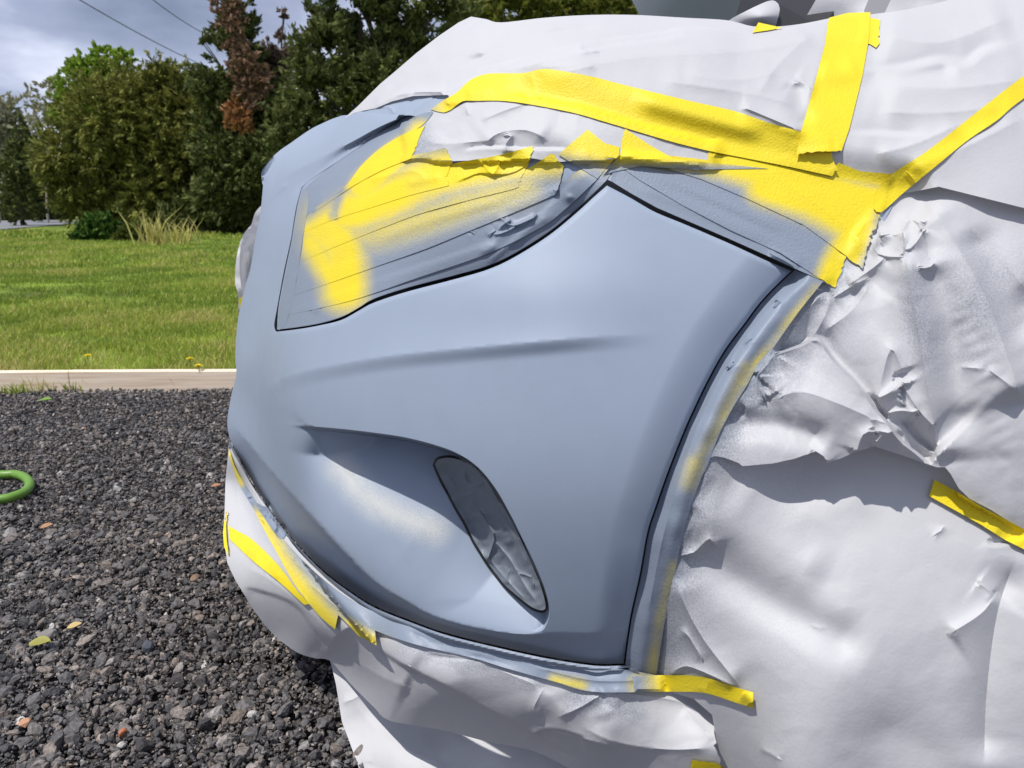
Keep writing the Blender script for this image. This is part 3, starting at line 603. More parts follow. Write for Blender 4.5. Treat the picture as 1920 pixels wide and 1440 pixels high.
def sprigs(blobs, dist, n_sprig, n_leaf, size, seed, depth=1.0, elong=2.4, up=.35, shell=.55, clump=.16, gap=-9):
    r = np.random.default_rng(seed); B = np.array(blobs, float); wgt = B[:, 2] ** 2; bi = r.choice(len(B), n_sprig, p=wgt / wgt.sum())
    C = at_y(B[:, 0], B[:, 1], np.full(len(B), float(dist))); R = B[:, 2] / FPX * dist
    C[:, 1] += r.uniform(-.5, .5, len(B)) * R.max() * depth
    d = r.normal(size=(n_sprig, 3)); d /= np.linalg.norm(d, axis=1)[:, None]; rad = (shell + (1.10 - shell) * r.random(n_sprig) ** .7); tail = r.random(n_sprig) < .16; rad = np.where(tail, r.uniform(1.05, 1.38, n_sprig), rad)
    pos = C[bi] + d * (R[bi] * rad)[:, None] * np.array([1, depth, 1])
    if gap > -1:
        gs = np.median(R) * 100; gn = vn(pos[:, 0] * 100 + seed * 31, pos[:, 2] * 100, gs * .8, seed) + .7 * vn(pos[:, 0] * 100, pos[:, 2] * 100 + seed * 17, gs * .3, seed + 2) + .5 * vn(pos[:, 1] * 100, pos[:, 2] * 100, gs * .5, seed + 4)
        kp = gn > gap; pos, d, bi = pos[kp], d[kp], bi[kp]; n_sprig = len(pos)
    axis = d + np.array([0, 0, up]) + r.normal(0, .35, d.shape); axis /= np.linalg.norm(axis, axis=1)[:, None]
    sc_ = np.minimum(R[bi], R.mean())[:, None]
    k = n_leaf; P = np.repeat(pos, k, 0) + np.repeat(axis, k, 0) * (r.uniform(-.6, 1.3, (n_sprig * k, 1)) * clump * np.repeat(sc_, k, 0)) + r.normal(0, clump * .34, (n_sprig * k, 3)) * np.repeat(sc_, k, 0)
    A = np.repeat(axis, k, 0) + r.normal(0, .55, P.shape); A /= np.linalg.norm(A, axis=1)[:, None]; W = np.cross(A, r.normal(size=P.shape)); W /= np.linalg.norm(W, axis=1)[:, None]
    s = size * r.uniform(.6, 1.4, (len(P), 1)); a = A * s * elong * .5; w_ = W * s * .5
    V = np.stack([P - a, P + w_ - a * .1, P + a, P - w_ - a * .1], 1).reshape(-1, 3); Fc = np.arange(len(V)).reshape(-1, 4)
    tone = np.clip(np.repeat(r.beta(2, 2, n_sprig), k) * .75 + r.random(len(P)) * .3, 0, 1); return V, Fc, np.repeat(tone, 4), C, R
def tree(name, label, cat, blobs, dist, m, n_sprig=2200, n_leaf=12, size=.09, base=None, trunk_r=.12, bark=None, seed=1, extra=(), group=None, elong=2.4, depth=1.0, limbs=True, zig=.0, shell=.55, up=.35, clump=.16, gap=-9):
    bu = base if base is not None else (np.mean([q[0] for q in blobs])); p0 = at_y(bu, 400, dist); p0[2] = .03
    e_ = empty(name, tuple(p0)); tag(e_, label, cat, group)
    V, Fc, T, C, R = sprigs(blobs, dist, n_sprig, n_leaf, size, seed, depth, elong, up, shell, clump, gap); V[:, 2] = np.maximum(V[:, 2], .06)
    mesh_np('crown', V, Fc, m, e_, False, {'tone': T})
    for (nm, bl, mm, ns, sz) in extra:
        V, Fc, T, _, _ = sprigs(bl, dist - 2.0, ns, n_leaf, sz, seed + 3, depth * .6, elong, up, .2); mesh_np(nm, V, Fc, mm, e_, False, {'tone': T})
    r = np.random.default_rng(seed + 77); top = C[np.argmax(C[:, 2])]; TV = []; TF = []; b0 = 0
    ts = np.linspace(0, 1, 9); path = p0 + (top - p0) * ts[:, None] + r.normal(0, .06, (9, 3)) * np.array([1, 1, 0]); path[0] = p0 - [0, 0, .1]
    v_, f_ = tube('', path, trunk_r * (1.15 - ts), None); TV.append(v_); TF += [tuple(i + b0 for i in q) for q in f_]; b0 += len(v_)
    if limbs:
        for c in C:
            f = np.clip((c[2] - p0[2]) / max(top[2] - p0[2], .1) * .7, .08, .9); s_ = p0 + (top - p0) * f; midp = .5 * (s_ + c) + r.normal(0, .12, 3)
            for q in range(2):
                e2 = c + r.normal(0, .35, 3) * R.mean() if q else c
                pts = np.array([s_ * (1 - t) ** 2 + 2 * midp * t * (1 - t) + e2 * t * t for t in np.linspace(0, 1, 6)]); v_, f_ = tube('', pts, np.linspace(trunk_r * .35, trunk_r * .07, 6), None, seg=5); TV.append(v_); TF += [tuple(i + b0 for i in q_) for q_ in f_]; b0 += len(v_)
    mesh_np('trunk', np.vstack(TV), TF, bark or M_BARK, e_)
    return e_
tree('juniper_tree', 'broad dark olive juniper filling the left background beside the shrubs', 'tree', [(300, 215, 75), (220, 228, 66), (370, 235, 66), (172, 290, 68), (250, 300, 85), (340, 300, 88), (410, 320, 70), (155, 352, 52), (230, 370, 68), (320, 378, 64), (400, 388, 55), (292, 172, 38), (325, 162, 34), (355, 175, 32), (235, 180, 36), (262, 172, 28), (450, 300, 50), (135, 300, 42), (300, 148, 12), (330, 138, 10), (208, 158, 14), (352, 150, 10)], 24, M_JUN, 8500, 13, .058, base=300, seed=2, gap=-.38, elong=3.2, up=.1)
tree('lime_green_tree', 'bright lime-green broadleaf tree rising behind the big juniper', 'tree', [(170, 132, 30), (205, 122, 26), (240, 128, 22), (150, 170, 36), (195, 165, 40), (262, 150, 20), (132, 192, 26), (120, 215, 24), (168, 104, 11), (218, 100, 9), (238, 106, 9), (140, 122, 12), (185, 108, 9), (285, 142, 9), (150, 210, 40), (200, 200, 40)], 33, M_LIME, 2000, 9, .13, base=190, gap=-.2, seed=3, elong=1.5, shell=.35)
tree('bare_tree', 'pale budding tree with thin branches left of the lime-green tree', 'tree', [(85, 190, 30), (70, 235, 26), (98, 162, 16), (62, 180, 12), (95, 220, 24), (80, 265, 26)], 36, M_PALE, 300, 6, .09, base=88, trunk_r=.05, bark=M_PBARK, seed=5, shell=.1)
tree('bare_tree', 'pale leafing tree cut by the left edge of the photo', 'tree', [(8, 215, 30), (-10, 250, 34), (16, 195, 14), (20, 245, 18), (-30, 210, 40)], 36, M_PALE, 480, 7, .10, base=-5, trunk_r=.06, bark=M_PBARK, seed=6, shell=.1)
tree('spruce_tree', 'small dark pointed spruce between the two pale trees', 'tree', [(33, 218, 5), (34, 235, 9), (37, 255, 15), (42, 280, 21), (30, 285, 15), (48, 310, 28), (58, 262, 8), (40, 345, 32), (45, 385, 32)], 31, M_DARK, 700, 10, .08, base=38, seed=7, trunk_r=.06)
tree('hedge_tree', 'dark green rounded tree at the far left by the road', 'tree', [(10, 310, 44), (-30, 330, 60), (25, 360, 40), (-10, 370, 46), (0, 280, 26), (15, 385, 26), (-20, 390, 30)], 46, M_MID, 1900, 12, .11, base=0, seed=8, gap=-.2)
tree('hedge_tree', 'dark bushy tree between the spruce and the big juniper', 'tree', [(70, 330, 40), (100, 345, 45), (75, 378, 36), (115, 375, 34), (85, 296, 24), (60, 370, 32), (100, 392, 24)], 45, M_DARK, 1700, 12, .11, base=85, seed=9, gap=-.2)
tree('tall_cedar', 'tall cedar with dead rust-brown patches up its trunk', 'tree', [(440, -20, 24), (452, 20, 24), (455, 60, 32), (440, 110, 46), (428, 152, 46), (455, 190, 56), (470, 240, 58), (435, 270, 50), (500, 300, 62), (402, 138, 26), (385, 142, 12), (392, 85, 10), (470, 90, 22), (480, 330, 60), (440, 360, 50)], 22, M_DARK, 5200, 12, .058, base=470, gap=-.2, elong=3.0, seed=10, trunk_r=.15,
     extra=(('dead_foliage', [(425, 10, 26), (437, 45, 22), (458, 108, 26), (470, 130, 22), (430, 90, 16), (465, 165, 24), (480, 185, 20), (400, 5, 10), (445, 130, 18), (492, 150, 16)], M_BROWN, 400, .05), ('orange_foliage', [(445, 212, 20), (455, 232, 16), (436, 226, 12)], M_ORANGE, 240, .05),), zig=.1)
tree('dying_tree', 'thin grey-brown half-dead tree between the cedar and the dark tree', 'tree', [(505, 105, 26), (530, 125, 26), (505, 160, 32), (548, 105, 14), (522, 60, 10), (535, 30, 8), (520, 190, 30), (540, 90, 10), (500, 215, 26)], 23, M_DEADG, 620, 9, .07, base=510, seed=11, trunk_r=.09, shell=.1)
tree('oak_tree', 'large dense dark tree standing behind the car hood', 'tree', [(618, 25, 46), (680, 20, 58), (740, 25, 56), (590, 62, 30), (620, 110, 55), (690, 100, 64), (602, 170, 50), (640, 190, 46), (560, 225, 46), (540, 270, 46), (800, 20, 50), (780, 90, 46), (850, -5, 42), (720, 150, 46), (575, 300, 56), (640, -40, 60), (740, -50, 60), (575, 15, 14), (572, 115, 16), (545, 185, 16)], 20, M_DARK, 5200, 12, .058, base=660, seed=12, trunk_r=.2, shell=.2, clump=.2, gap=-.10, elong=3.0)
tree('spring_tree', 'sunlit yellow-green tree showing over the top of the wrapped hood', 'tree', [(945, 20, 40), (1000, 12, 36), (1060, 10, 36), (1120, 15, 36), (1165, 10, 30), (900, 35, 34), (975, -25, 40), (1080, -30, 40), (1020, 40, 30), (870, 40, 30)], 27, M_YEL, 1300, 10, .09, base=1000, gap=-.12, seed=13, shell=.1, trunk_r=.13)
tree('shade_tree', 'dark tree behind the yellow-green tree over the hood', 'tree', [(900, 0, 50), (960, 30, 40), (1040, 20, 40), (1110, 40, 40), (1000, -30, 50), (1150, -20, 40), (860, 50, 40), (1200, 10, 50)], 33, M_DARK, 1500, 10, .10, base=1060, gap=-.15, seed=19, shell=.2)
tree('understory_shrub', 'dark shaded shrub under the tall cedar beside the car', 'shrub', [(430, 385, 46), (480, 378, 55), (540, 390, 58), (375, 400, 36), (500, 410, 48), (600, 400, 60), (330, 415, 26), (450, 418, 30)], 22.5, M_DARK, 2200, 12, .09, base=480, seed=14, limbs=False)
tree('leafy_bush', 'bright green leafy bush at the edge of the lawn by the road', 'bush', [(165, 441, 20), (192, 432, 24), (150, 450, 12), (205, 448, 18), (178, 420, 16), (180, 452, 16)], 17.5, M_BUSH, 900, 10, .07, base=180, seed=15, elong=1.6, limbs=False, trunk_r=.03)
tree('leafy_bush', 'smaller pale green bush right of the bright bush', 'bush', [(240, 443, 18), (262, 440, 17), (228, 450, 12), (276, 448, 12), (250, 428, 10)], 17.2, M_MID, 500, 10, .06, base=250, seed=16, elong=1.6, limbs=False, trunk_r=.03)
for (u, v, n_, h, lb) in ((292, 461, 60, .75, 'tall dry tan grass clump beside the pale green bush'), (330, 459, 30, .55, 'thin dry grass clump standing right of the tall clump'), (352, 458, 22, .62, 'rightmost wispy dry grass clump under the cedar')):
    tuft('dry_grass', u, v, n_, h, lb, 'dry grass', tone=(.88, 1), spread=.16, wd=.012, z0=.05, seed=4)

# overhead wires
M_WIRE = simple('wire', (.10, .10, .12), .6)
def wire(a, b_, y0, y1, r, label):
    p = at_y(a[0], a[1], y0); q = at_y(b_[0], b_[1], y1); ts = np.linspace(-.9, 1.15, 24)[:, None]; pts = p + (q - p) * ts; pts[:, 2] -= .25 * (ts[:, 0] * (1 - ts[:, 0]))
    tag(tube('power_line', pts, r, M_WIRE, seg=6), label, 'wire')
wire((150, 0), (380, 122), 18, 27, .012, 'lower and longer overhead wire sloping down to the cedar')
wire((285, -2), (398, 70), 18, 24, .010, 'shorter overhead wire above the other, ending at the cedar top')

exec_car = True
# ================================================================== CAR
CAR = empty('car', (.9, CY, 0)); tag(CAR, 'grey primered car front corner wrapped in masking paper', 'car')
def shell():
    O = np.array([.75, CY, .55]); nu, nv = 220, 110; th = np.linspace(0, 2 * np.pi, nu, endpoint=False); ph = np.linspace(-1.45, 1.5, nv)
    Th, Ph = np.meshgrid(th, ph); D = np.stack([np.cos(Th) * np.cos(Ph), np.sin(Th) * np.cos(Ph), np.sin(Ph)], -1).reshape(-1, 3)
    def G(P):
        near = sstep(1.60, 1.35, P[:, 1]) * sstep(.75, .55, P[:, 0]) ; ins = .02 + .15 * near
        return np.maximum(np.maximum(F(P) + ins, .22 - P[:, 2]), P[:, 0] - 2.4)
    lo_ = np.zeros(len(D)); hi_ = np.full(len(D), 2.6)
    for _ in range(30):
        mid = .5 * (lo_ + hi_); neg = G(O + D * mid[:, None]) < 0; lo_ = np.where(neg, mid, lo_); hi_ = np.where(neg, hi_, mid)
    V = O + D * lo_[:, None]; i = np.arange(nu * nv).reshape(nv, nu); j = np.roll(i, -1, 1)
    Fc = np.stack([i[:-1], j[:-1], j[1:], i[1:]], -1).reshape(-1, 4); o = mesh_np('body_shell', V, Fc, M_BLACK, CAR); o.data.materials.append(M_WHITE)
    c = V[Fc].mean(1); mi = np.where((c[:, 1] < 1.5) & (c[:, 0] < .9) & (c[:, 2] < 1.02), 0, 1); o.data.polygons.foreach_set('material_index', mi.astype(np.int32))
shell()
# --- bumper
hl_low = [(518, 622), (560, 617), (600, 610), (640, 600), (672, 583), (700, 568), (760, 548), (847, 525), (913, 506), (963, 483), (1027, 443), (1080, 400), (1115, 368), (1138, 348)]
seam_r = [(1138, 348), (1180, 370), (1227, 397), (1280, 419), (1327, 439), (1373, 459), (1440, 490), (1484, 508)]
arch = [(1484, 508), (1458, 532), (1425, 567), (1395, 607), (1358, 657), (1328, 710), (1305, 757), (1282, 808), (1252, 884), (1227, 955), (1213, 1000), (1199, 1078), (1181, 1160), (1169, 1244)]
bot = [(1169, 1244), (1113, 1244), (1022, 1230), (930, 1210), (838, 1187), (770, 1163), (701, 1135), (655, 1106), (609, 1071), (563, 1025), (517, 970), (472, 901), (449, 860), (430, 820)]
sil = [(430, 820), (426, 790), (434, 740), (443, 700), (441, 668), (446, 600), (458, 545), (470, 500), (480, 440), (488, 400), (494, 340), (496, 318)]
lip_top = [(496, 318), (503, 306), (524, 286), (548, 266), (590, 238), (630, 222), (650, 217), (672, 209), (690, 211), (720, 215), (765, 215)]
groove = [(765, 215), (713, 247), (667, 280), (613, 316), (585, 335), (565, 352)]
hl_left = [(565, 352), (554, 395), (545, 450), (532, 510), (520, 575), (514, 610), (518, 622)]
sc_top = [(536, 796), (580, 799), (640, 804), (700, 811), (760, 820), (815, 834), (858, 850), (895, 875), (925, 910), (952, 955), (980, 1010), (1004, 1060), (1022, 1105), (1030, 1140), (1029, 1160), (1020, 1180), (1004, 1188)]
sc_bot = [(536, 796), (505, 800), (478, 812), (472, 836), (502, 872), (550, 925), (603, 984), (655, 1040), (705, 1090), (760, 1125), (807, 1152), (870, 1172), (940, 1185), (985, 1189), (1004, 1188)]
ST, SB = sm(sc_top, 6), sm(sc_bot, 8); SPOLY = ST + SB[::-1]
def f_scoop(U, V):
    ins = inside(U, V, SPOLY); dt, _, ft = seg_dist(U, V, ST); db, _, fb = seg_dist(U, V, SB)
    wdt = dt + db + 1e-6; D = np.minimum(122, .66 * wdt) * sstep(-.02, .10, ft) * (.25 + .75 * sstep(515, 610, U))
    x = db / wdt; inner = D * (.5 * x + .5 * x ** 1.4) * sstep(0, 6, dt)
    return np.where(ins, -inner, 0.0)
f_scoop.cons = [offl(ST, d) for d in (-3.5, 0, 2.2, 4.4, 7.5)]
CRL = sm([(470, 800), (490, 745), (525, 712), (580, 694), (650, 680), (740, 666), (860, 654), (980, 643), (1100, 633), (1180, 628), (1260, 622)], 10)
def f_crease(U, V):
    d, s, t = seg_dist(U, V, CRL); tp_ = sstep(0, .16, t) * sstep(0, .30, 1 - t); sd = d * s
    up = 12 * np.exp(-np.maximum(-sd, 0) / 85); dn = 12 * np.exp(-np.maximum(sd, 0) / 120) - 4.5 * sstep(0, 30, sd) * np.exp(-np.maximum(sd, 0) / 140)
    return tp_ * np.where(sd < 0, up, dn)
f_crease.cons = [offl(CRL, d) for d in (-10, -5, 0, 5, 10, 16)]
ARL = sm(arch, 10)
def f_flare(U, V):
    d, s, t = seg_dist(U, V, ARL); w_ = 78 - 14 * t; return -(16 - 9 * t) * np.clip(1 - d / w_, 0, 1) ** 1.5
BOL = sm(bot, 12); SBX = sm([(432, 792), (446, 806), (472, 836), (502, 872), (550, 925), (603, 984), (655, 1040), (705, 1090), (760, 1125), (807, 1152), (870, 1172), (940, 1185), (985, 1189), (1030, 1188), (1090, 1186), (1169, 1180)], 9)
def f_lower(U, V):                                             # below the scoop the skin folds under, down to the bottom edge
    db, _, _ = seg_dist(U, V, BOL); ds, sg, _ = seg_dist(U, V, SBX); below = (~inside(U, V, SPOLY)) & (sg > 0) & (V > 792) & (db < 125)
    x = ds / (ds + db + 1e-6); return -52 * np.where(below, x * sstep(0, .16, x), 0) * (.35 + .65 * sstep(1120, 960, U)) * sstep(425, 500, U + .25 * (V - 820)) * (2.3 - 1.3 * sstep(480, 950, U))
f_lower.cons = [SBX, offl(SBX, 5), offl(SBX, -5), offl(SBX, 10)]
def f_corner(U, V): return -7 * sstep(1125, 1170, U) * sstep(1020, 1200, V)
GE = sm([(528, 338), (557, 319), (607, 294), (669, 261), (711, 238), (766, 214)], 6); GL = sm([(548, 362), (566, 345), (598, 320), (638, 291), (690, 258), (752, 222), (766, 216)], 6); GPOLY = GE + GL[::-1]
def f_groove(U, V):                                            # step down from the grille surround to the lamp
    de, _, te = seg_dist(U, V, GE); dl, sl, _ = seg_dist(U, V, GL); x = de / (de + dl + 1e-6)
    return -24 * np.where(inside(U, V, GPOLY), x, np.where(dl < de, np.exp(-dl / 30), 0)) * sstep(-.1, .2, te) - 10 * blob(535, 375, 30, 45, 1, 20)(U, V)
f_groove.cons = [GE]
def f_soft(U, V): return 6 * np.exp(-((U - 960) / 230) ** 2 - ((V - 545) / 70) ** 2)
def f_nose(U, V): return blob(463, 610, 22, 60, -14, 10)(U, V) + blob(452, 690, 30, 40, 10, 0)(U, V)
bump_out = sm(hl_low)[:-1] + sm(seam_r)[:-1] + sm(arch)[:-1] + sm(bot)[:-1] + sm(sil)[:-1] + sm(lip_top, 4)[:-1] + sm(groove)[:-1] + sm(hl_left)[:-1]
dust = stroke([(640, 880), (690, 932), (750, 968), (815, 992)], 20, 30)
# the front beyond the visible corner: same primer, carried on round to the far side
def fascia():
    th = np.radians(np.linspace(62, 178, 90)); zs = np.linspace(.30, .72, 40); Th, Z = np.meshgrid(th, zs); D = np.stack([-np.sin(Th), -np.cos(Th), Th * 0], -1).reshape(-1, 3)
    O = np.stack([np.full(Z.size, CX), np.full(Z.size, CY), Z.ravel()], 1); lo_ = np.zeros(len(D)); hi_ = np.full(len(D), 1.6)
    for _ in range(28):
        mid = .5 * (lo_ + hi_); neg = F(O + D * mid[:, None]) + .05 < 0; lo_ = np.where(neg, mid, lo_); hi_ = np.where(neg, hi_, mid)
    V = O + D * lo_[:, None]; i = np.arange(Z.size).reshape(Z.shape); Fc = np.stack([i[:-1, :-1], i[:-1, 1:], i[1:, 1:], i[1:, :-1]], -1).reshape(-1, 4)
    mesh_np('front_fascia', V, Fc, M_PRIMER, CAR, attrs={'spray': np.zeros(len(V))})
fascia()
# grille trim edge showing over the nose and the hood's front edge
panel('grille_trim', sm([(492, 346), (490, 326), (497, 312), (521, 285), (561, 258), (601, 233), (634, 219), (652, 217), (640, 235), (570, 276), (525, 312), (510, 335), (505, 345)], 5), M_PRIMER, off=-130, step=5, thick=12, spray=0, parent=CAR)
# --- headlamp body and the fender strip, both masked over later
def tp(outline, label, off, feats=(), spray=0, step=6, mt=None, thick=.5, z=True, cons=(), zh=3.0):
    return tag(panel('masking_tape', outline, mt or M_TAPE, off=off, feats=tuple(feats), step=step, thick=thick, spray=spray, z=z, cons=cons, zh=zh), label, 'tape')
_pn = [20]
def pp(outline, label, off, feats=(), spray=0, step=5, depth=None, thick=.6, z=False, fine=.85):
    _pn[0] += 3; feats = tuple(feats) + (crm(76, 4.6 * fine, _pn[0]), crm(31, 1.3 * fine, _pn[0] + 1))
    return tag(panel('masking_paper', outline, M_PAPER, off=off, feats=tuple(feats), step=step, thick=thick, spray=spray, depth=depth, z=z), label, 'paper sheet')
hlow = [(q[0] + (1 if q[0] < 1100 else 0), q[1] - (4 if q[0] < 640 else 5.5 if q[0] < 700 else 7)) for q in hl_low]; hlow[0] = (519.5, 618); hlow[-1] = (1138, 338)
gro2 = [(770, 214), (752, 218), (711, 243), (688, 255), (636, 288), (596, 317), (567, 342)]
lef2 = [(567, 342), (556, 395), (547, 450), (534.5, 510), (522.5, 575), (519.5, 618)]
def hl_off(U, V):
    d, _, _ = seg_dist(U, V, GL); d2, _, t2 = seg_dist(U, V, sm(hlow, 12)); return -5 - 23 * np.exp(-d / 40) - 30 * sstep(.12, .5, t2) * sstep(1.0, .85, t2) * np.exp(-d2 / 85)
HL = sm(hlow)[:-1] + ln([(1138, 338), (1160, 300), (1100, 270), (990, 285), (850, 270), (800, 225), (770, 214)], 8)[:-1] + sm(gro2)[:-1] + sm(lef2)[:-1]
panel('headlight', HL, M_PRIMER, off=hl_off, step=8, thick=14, spray=0, parent=CAR)
panel('fender', ln([(1140, 337), (1190, 362), (1285, 412), (1378, 452), (1445, 482), (1492, 504), (1545, 530), (1622, 505), (1655, 420), (1692, 352), (1640, 334), (1560, 315), (1400, 284), (1330, 270), (1200, 236), (1150, 240)], 8), M_PRIMER, off=-5, step=8, thick=6, spray=0, parent=CAR)
panel('hood', ln([(672, 211), (700, 200), (760, 180), (850, 150), (900, 160), (850, 205), (800, 222), (768, 216), (720, 218), (690, 213)], 6), M_PRIMER, off=-5, step=5, thick=4, spray=0, parent=CAR, feats=(cusp([(762, 220), (785, 200), (815, 178)], 4, 8, 8, .02), cusp([(737, 214), (733, 203), (716, 198), (690, 205)], 5, 5, 5, .02)))

# ================================================================== MASKING PAPER (lowest sheets first)
def tz(u, v, z): r = rays(u, v); return float((z - CAM_H) / r[2])
def tl(u, v, d=.012): return float(lift_t(np.array([u]), np.array([v]))[0]) + d
k2t = tps([(617, 1222, 1.165), (622, 1250, 1.15), (641, 1353, 1.12), (673, 1440, 1.062), (700, 1520, .99), (760, 1300, 1.12), (720, 1400, 1.08), (900, 1350, 1.06), (900, 1450, 1.02), (1000, 1440, 1.0), (1150, 1450, .98), (1400, 1400, .97), (1400, 1500, .93), (1000, 1540, .955)])
pp(ln([(612, 1215), (622, 1250), (630, 1284), (641, 1353), (655, 1390), (673, 1440), (700, 1520)], 6) + ln([(700, 1520), (1400, 1560), (1420, 1400), (1100, 1350), (850, 1290), (700, 1225)], 9)[1:], 'inner white paper sheet hanging to the gravel under the bumper', 0, (und(150, 8, 3), crm(120, 6, 8), cusp([(636, 1318), (660, 1312), (700, 1290), (716, 1296)], 7, 20, 12), cusp([(668, 1425), (705, 1432), (760, 1480), (800, 1530)], 14, 30, 20), cusp([(650, 1300), (720, 1380), (840, 1440)], 6, 50, 50)), step=6, depth=k2t)
up_low = [(1325, 862), (1340, 855), (1358, 858), (1385, 868), (1392, 874), (1449, 869), (1490, 860), (1530, 846), (1545, 856), (1552, 868), (1580, 858), (1604, 847), (1640, 837), (1668, 846), (1698, 856), (1756, 876), (1772, 876), (1782, 888), (1798, 916), (1818, 935), (1858, 956), (1920, 995), (2060, 1050)]
AO = [(1542, 527), (1493, 588), (1447, 653), (1420, 683), (1400, 720), (1373, 763), (1347, 813), (1323, 877), (1316, 889), (1296, 942), (1276, 1013), (1262, 1084), (1244, 1169), (1229, 1266)]
AOL = sm(AO, 10)
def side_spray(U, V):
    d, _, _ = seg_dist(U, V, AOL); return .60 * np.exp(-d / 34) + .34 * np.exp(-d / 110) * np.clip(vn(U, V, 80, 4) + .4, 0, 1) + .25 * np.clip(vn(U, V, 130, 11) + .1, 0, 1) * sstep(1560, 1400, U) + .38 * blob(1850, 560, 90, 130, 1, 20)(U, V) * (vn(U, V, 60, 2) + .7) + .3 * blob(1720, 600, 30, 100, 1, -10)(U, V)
def l_off(U, V):
    d, _, _ = seg_dist(U, V, AOL); w_ = sstep(10, 170, d); q = np.clip((V - 850) / 340, 0, 1.8); return -7 + w_ * (-46 + 124 * q + 95 * np.clip((V - 1110) / 330, 0, 1.4) ** 1.2 - 9 * np.maximum(q - 1, 0))
def ty(u, v, y): return y / float(rays(u, v)[1])
lt_pts = [(u, v, float(lift_t(np.array([float(u)]), np.array([float(v)]))[0]) + .007) for u, v in AO[5:]]
for u_, du in ((1470, .014), (1640, 0), (1800, -.002), (1960, -.004), (2120, -.004)):
    yu = float(lift_t(np.array([float(u_)]), np.array([845.0]))[0]) * float(rays(u_, 845)[1]) - .014
    lt_pts += [(u_, v_, ty(u_, v_, yu + d_ + du)) for v_, d_ in ((790, .036), (860, .027), (930, .012), (1010, -.010), (1100, -.031), (1200, -.050), (1300, -.064), (1440, -.075), (1560, -.08))]
lt_pts += [(1300, 1310, ty(1300, 1310, .708)), (1345, 1400, ty(1345, 1400, .704)), (1390, 1500, ty(1390, 1500, .69))]
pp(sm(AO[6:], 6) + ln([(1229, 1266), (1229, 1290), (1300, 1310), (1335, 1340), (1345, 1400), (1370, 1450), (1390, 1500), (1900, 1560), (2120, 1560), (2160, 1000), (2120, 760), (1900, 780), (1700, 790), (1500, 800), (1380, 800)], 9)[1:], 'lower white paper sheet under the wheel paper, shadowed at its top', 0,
   (crm(200, 4, 15), und(190, 12, 12), ridge([(1265, 1000), (1370, 1080), (1480, 1150), (1640, 1230)], -11, 38), ridge([(1290, 950), (1420, 1010), (1560, 1080)], 8, 50), crm(30, 6, 4, stroke([(1310, 900), (1290, 1010)], 20, 22)), cusp([(1275, 1040), (1300, 1036), (1330, 1010), (1345, 1030)], 8, 12, 6), cusp([(1265, 1080), (1282, 1130), (1320, 1200), (1390, 1290)], 9, 26, 14), cusp([(1250, 1270), (1280, 1250), (1310, 1256), (1385, 1290)], 7, 14, 8),
    cusp([(1275, 1178), (1290, 1192), (1320, 1240)], 6, 8, 8), cusp([(1870, 1110), (1840, 1150), (1775, 1192)], 10, 40, 16), cusp([(1830, 1090), (1865, 1115)], 6, 14, 14), cusp([(1905, 1045), (1870, 1150), (1850, 1300), (1845, 1440)], -14, 50, 30), cusp([(1422, 1402), (1445, 1412), (1465, 1428)], 3, 10, 6), ridge([(1600, 1385), (1700, 1380), (1780, 1440), (1850, 1540)], -3, 40), overhang([(1930, 1004), (1885, 1020), (1860, 1022), (1850, 1012)], 7, 20), cusp([(1520, 1170), (1535, 1178), (1552, 1176)], 1, 6, 4), cusp([(1745, 1005), (1765, 995), (1768, 985)], 3, 8, 5), ridge([(1370, 895), (1500, 960), (1640, 900)], 8, 50)), spray=side_spray, step=5, depth=tps(lt_pts), fine=.35)
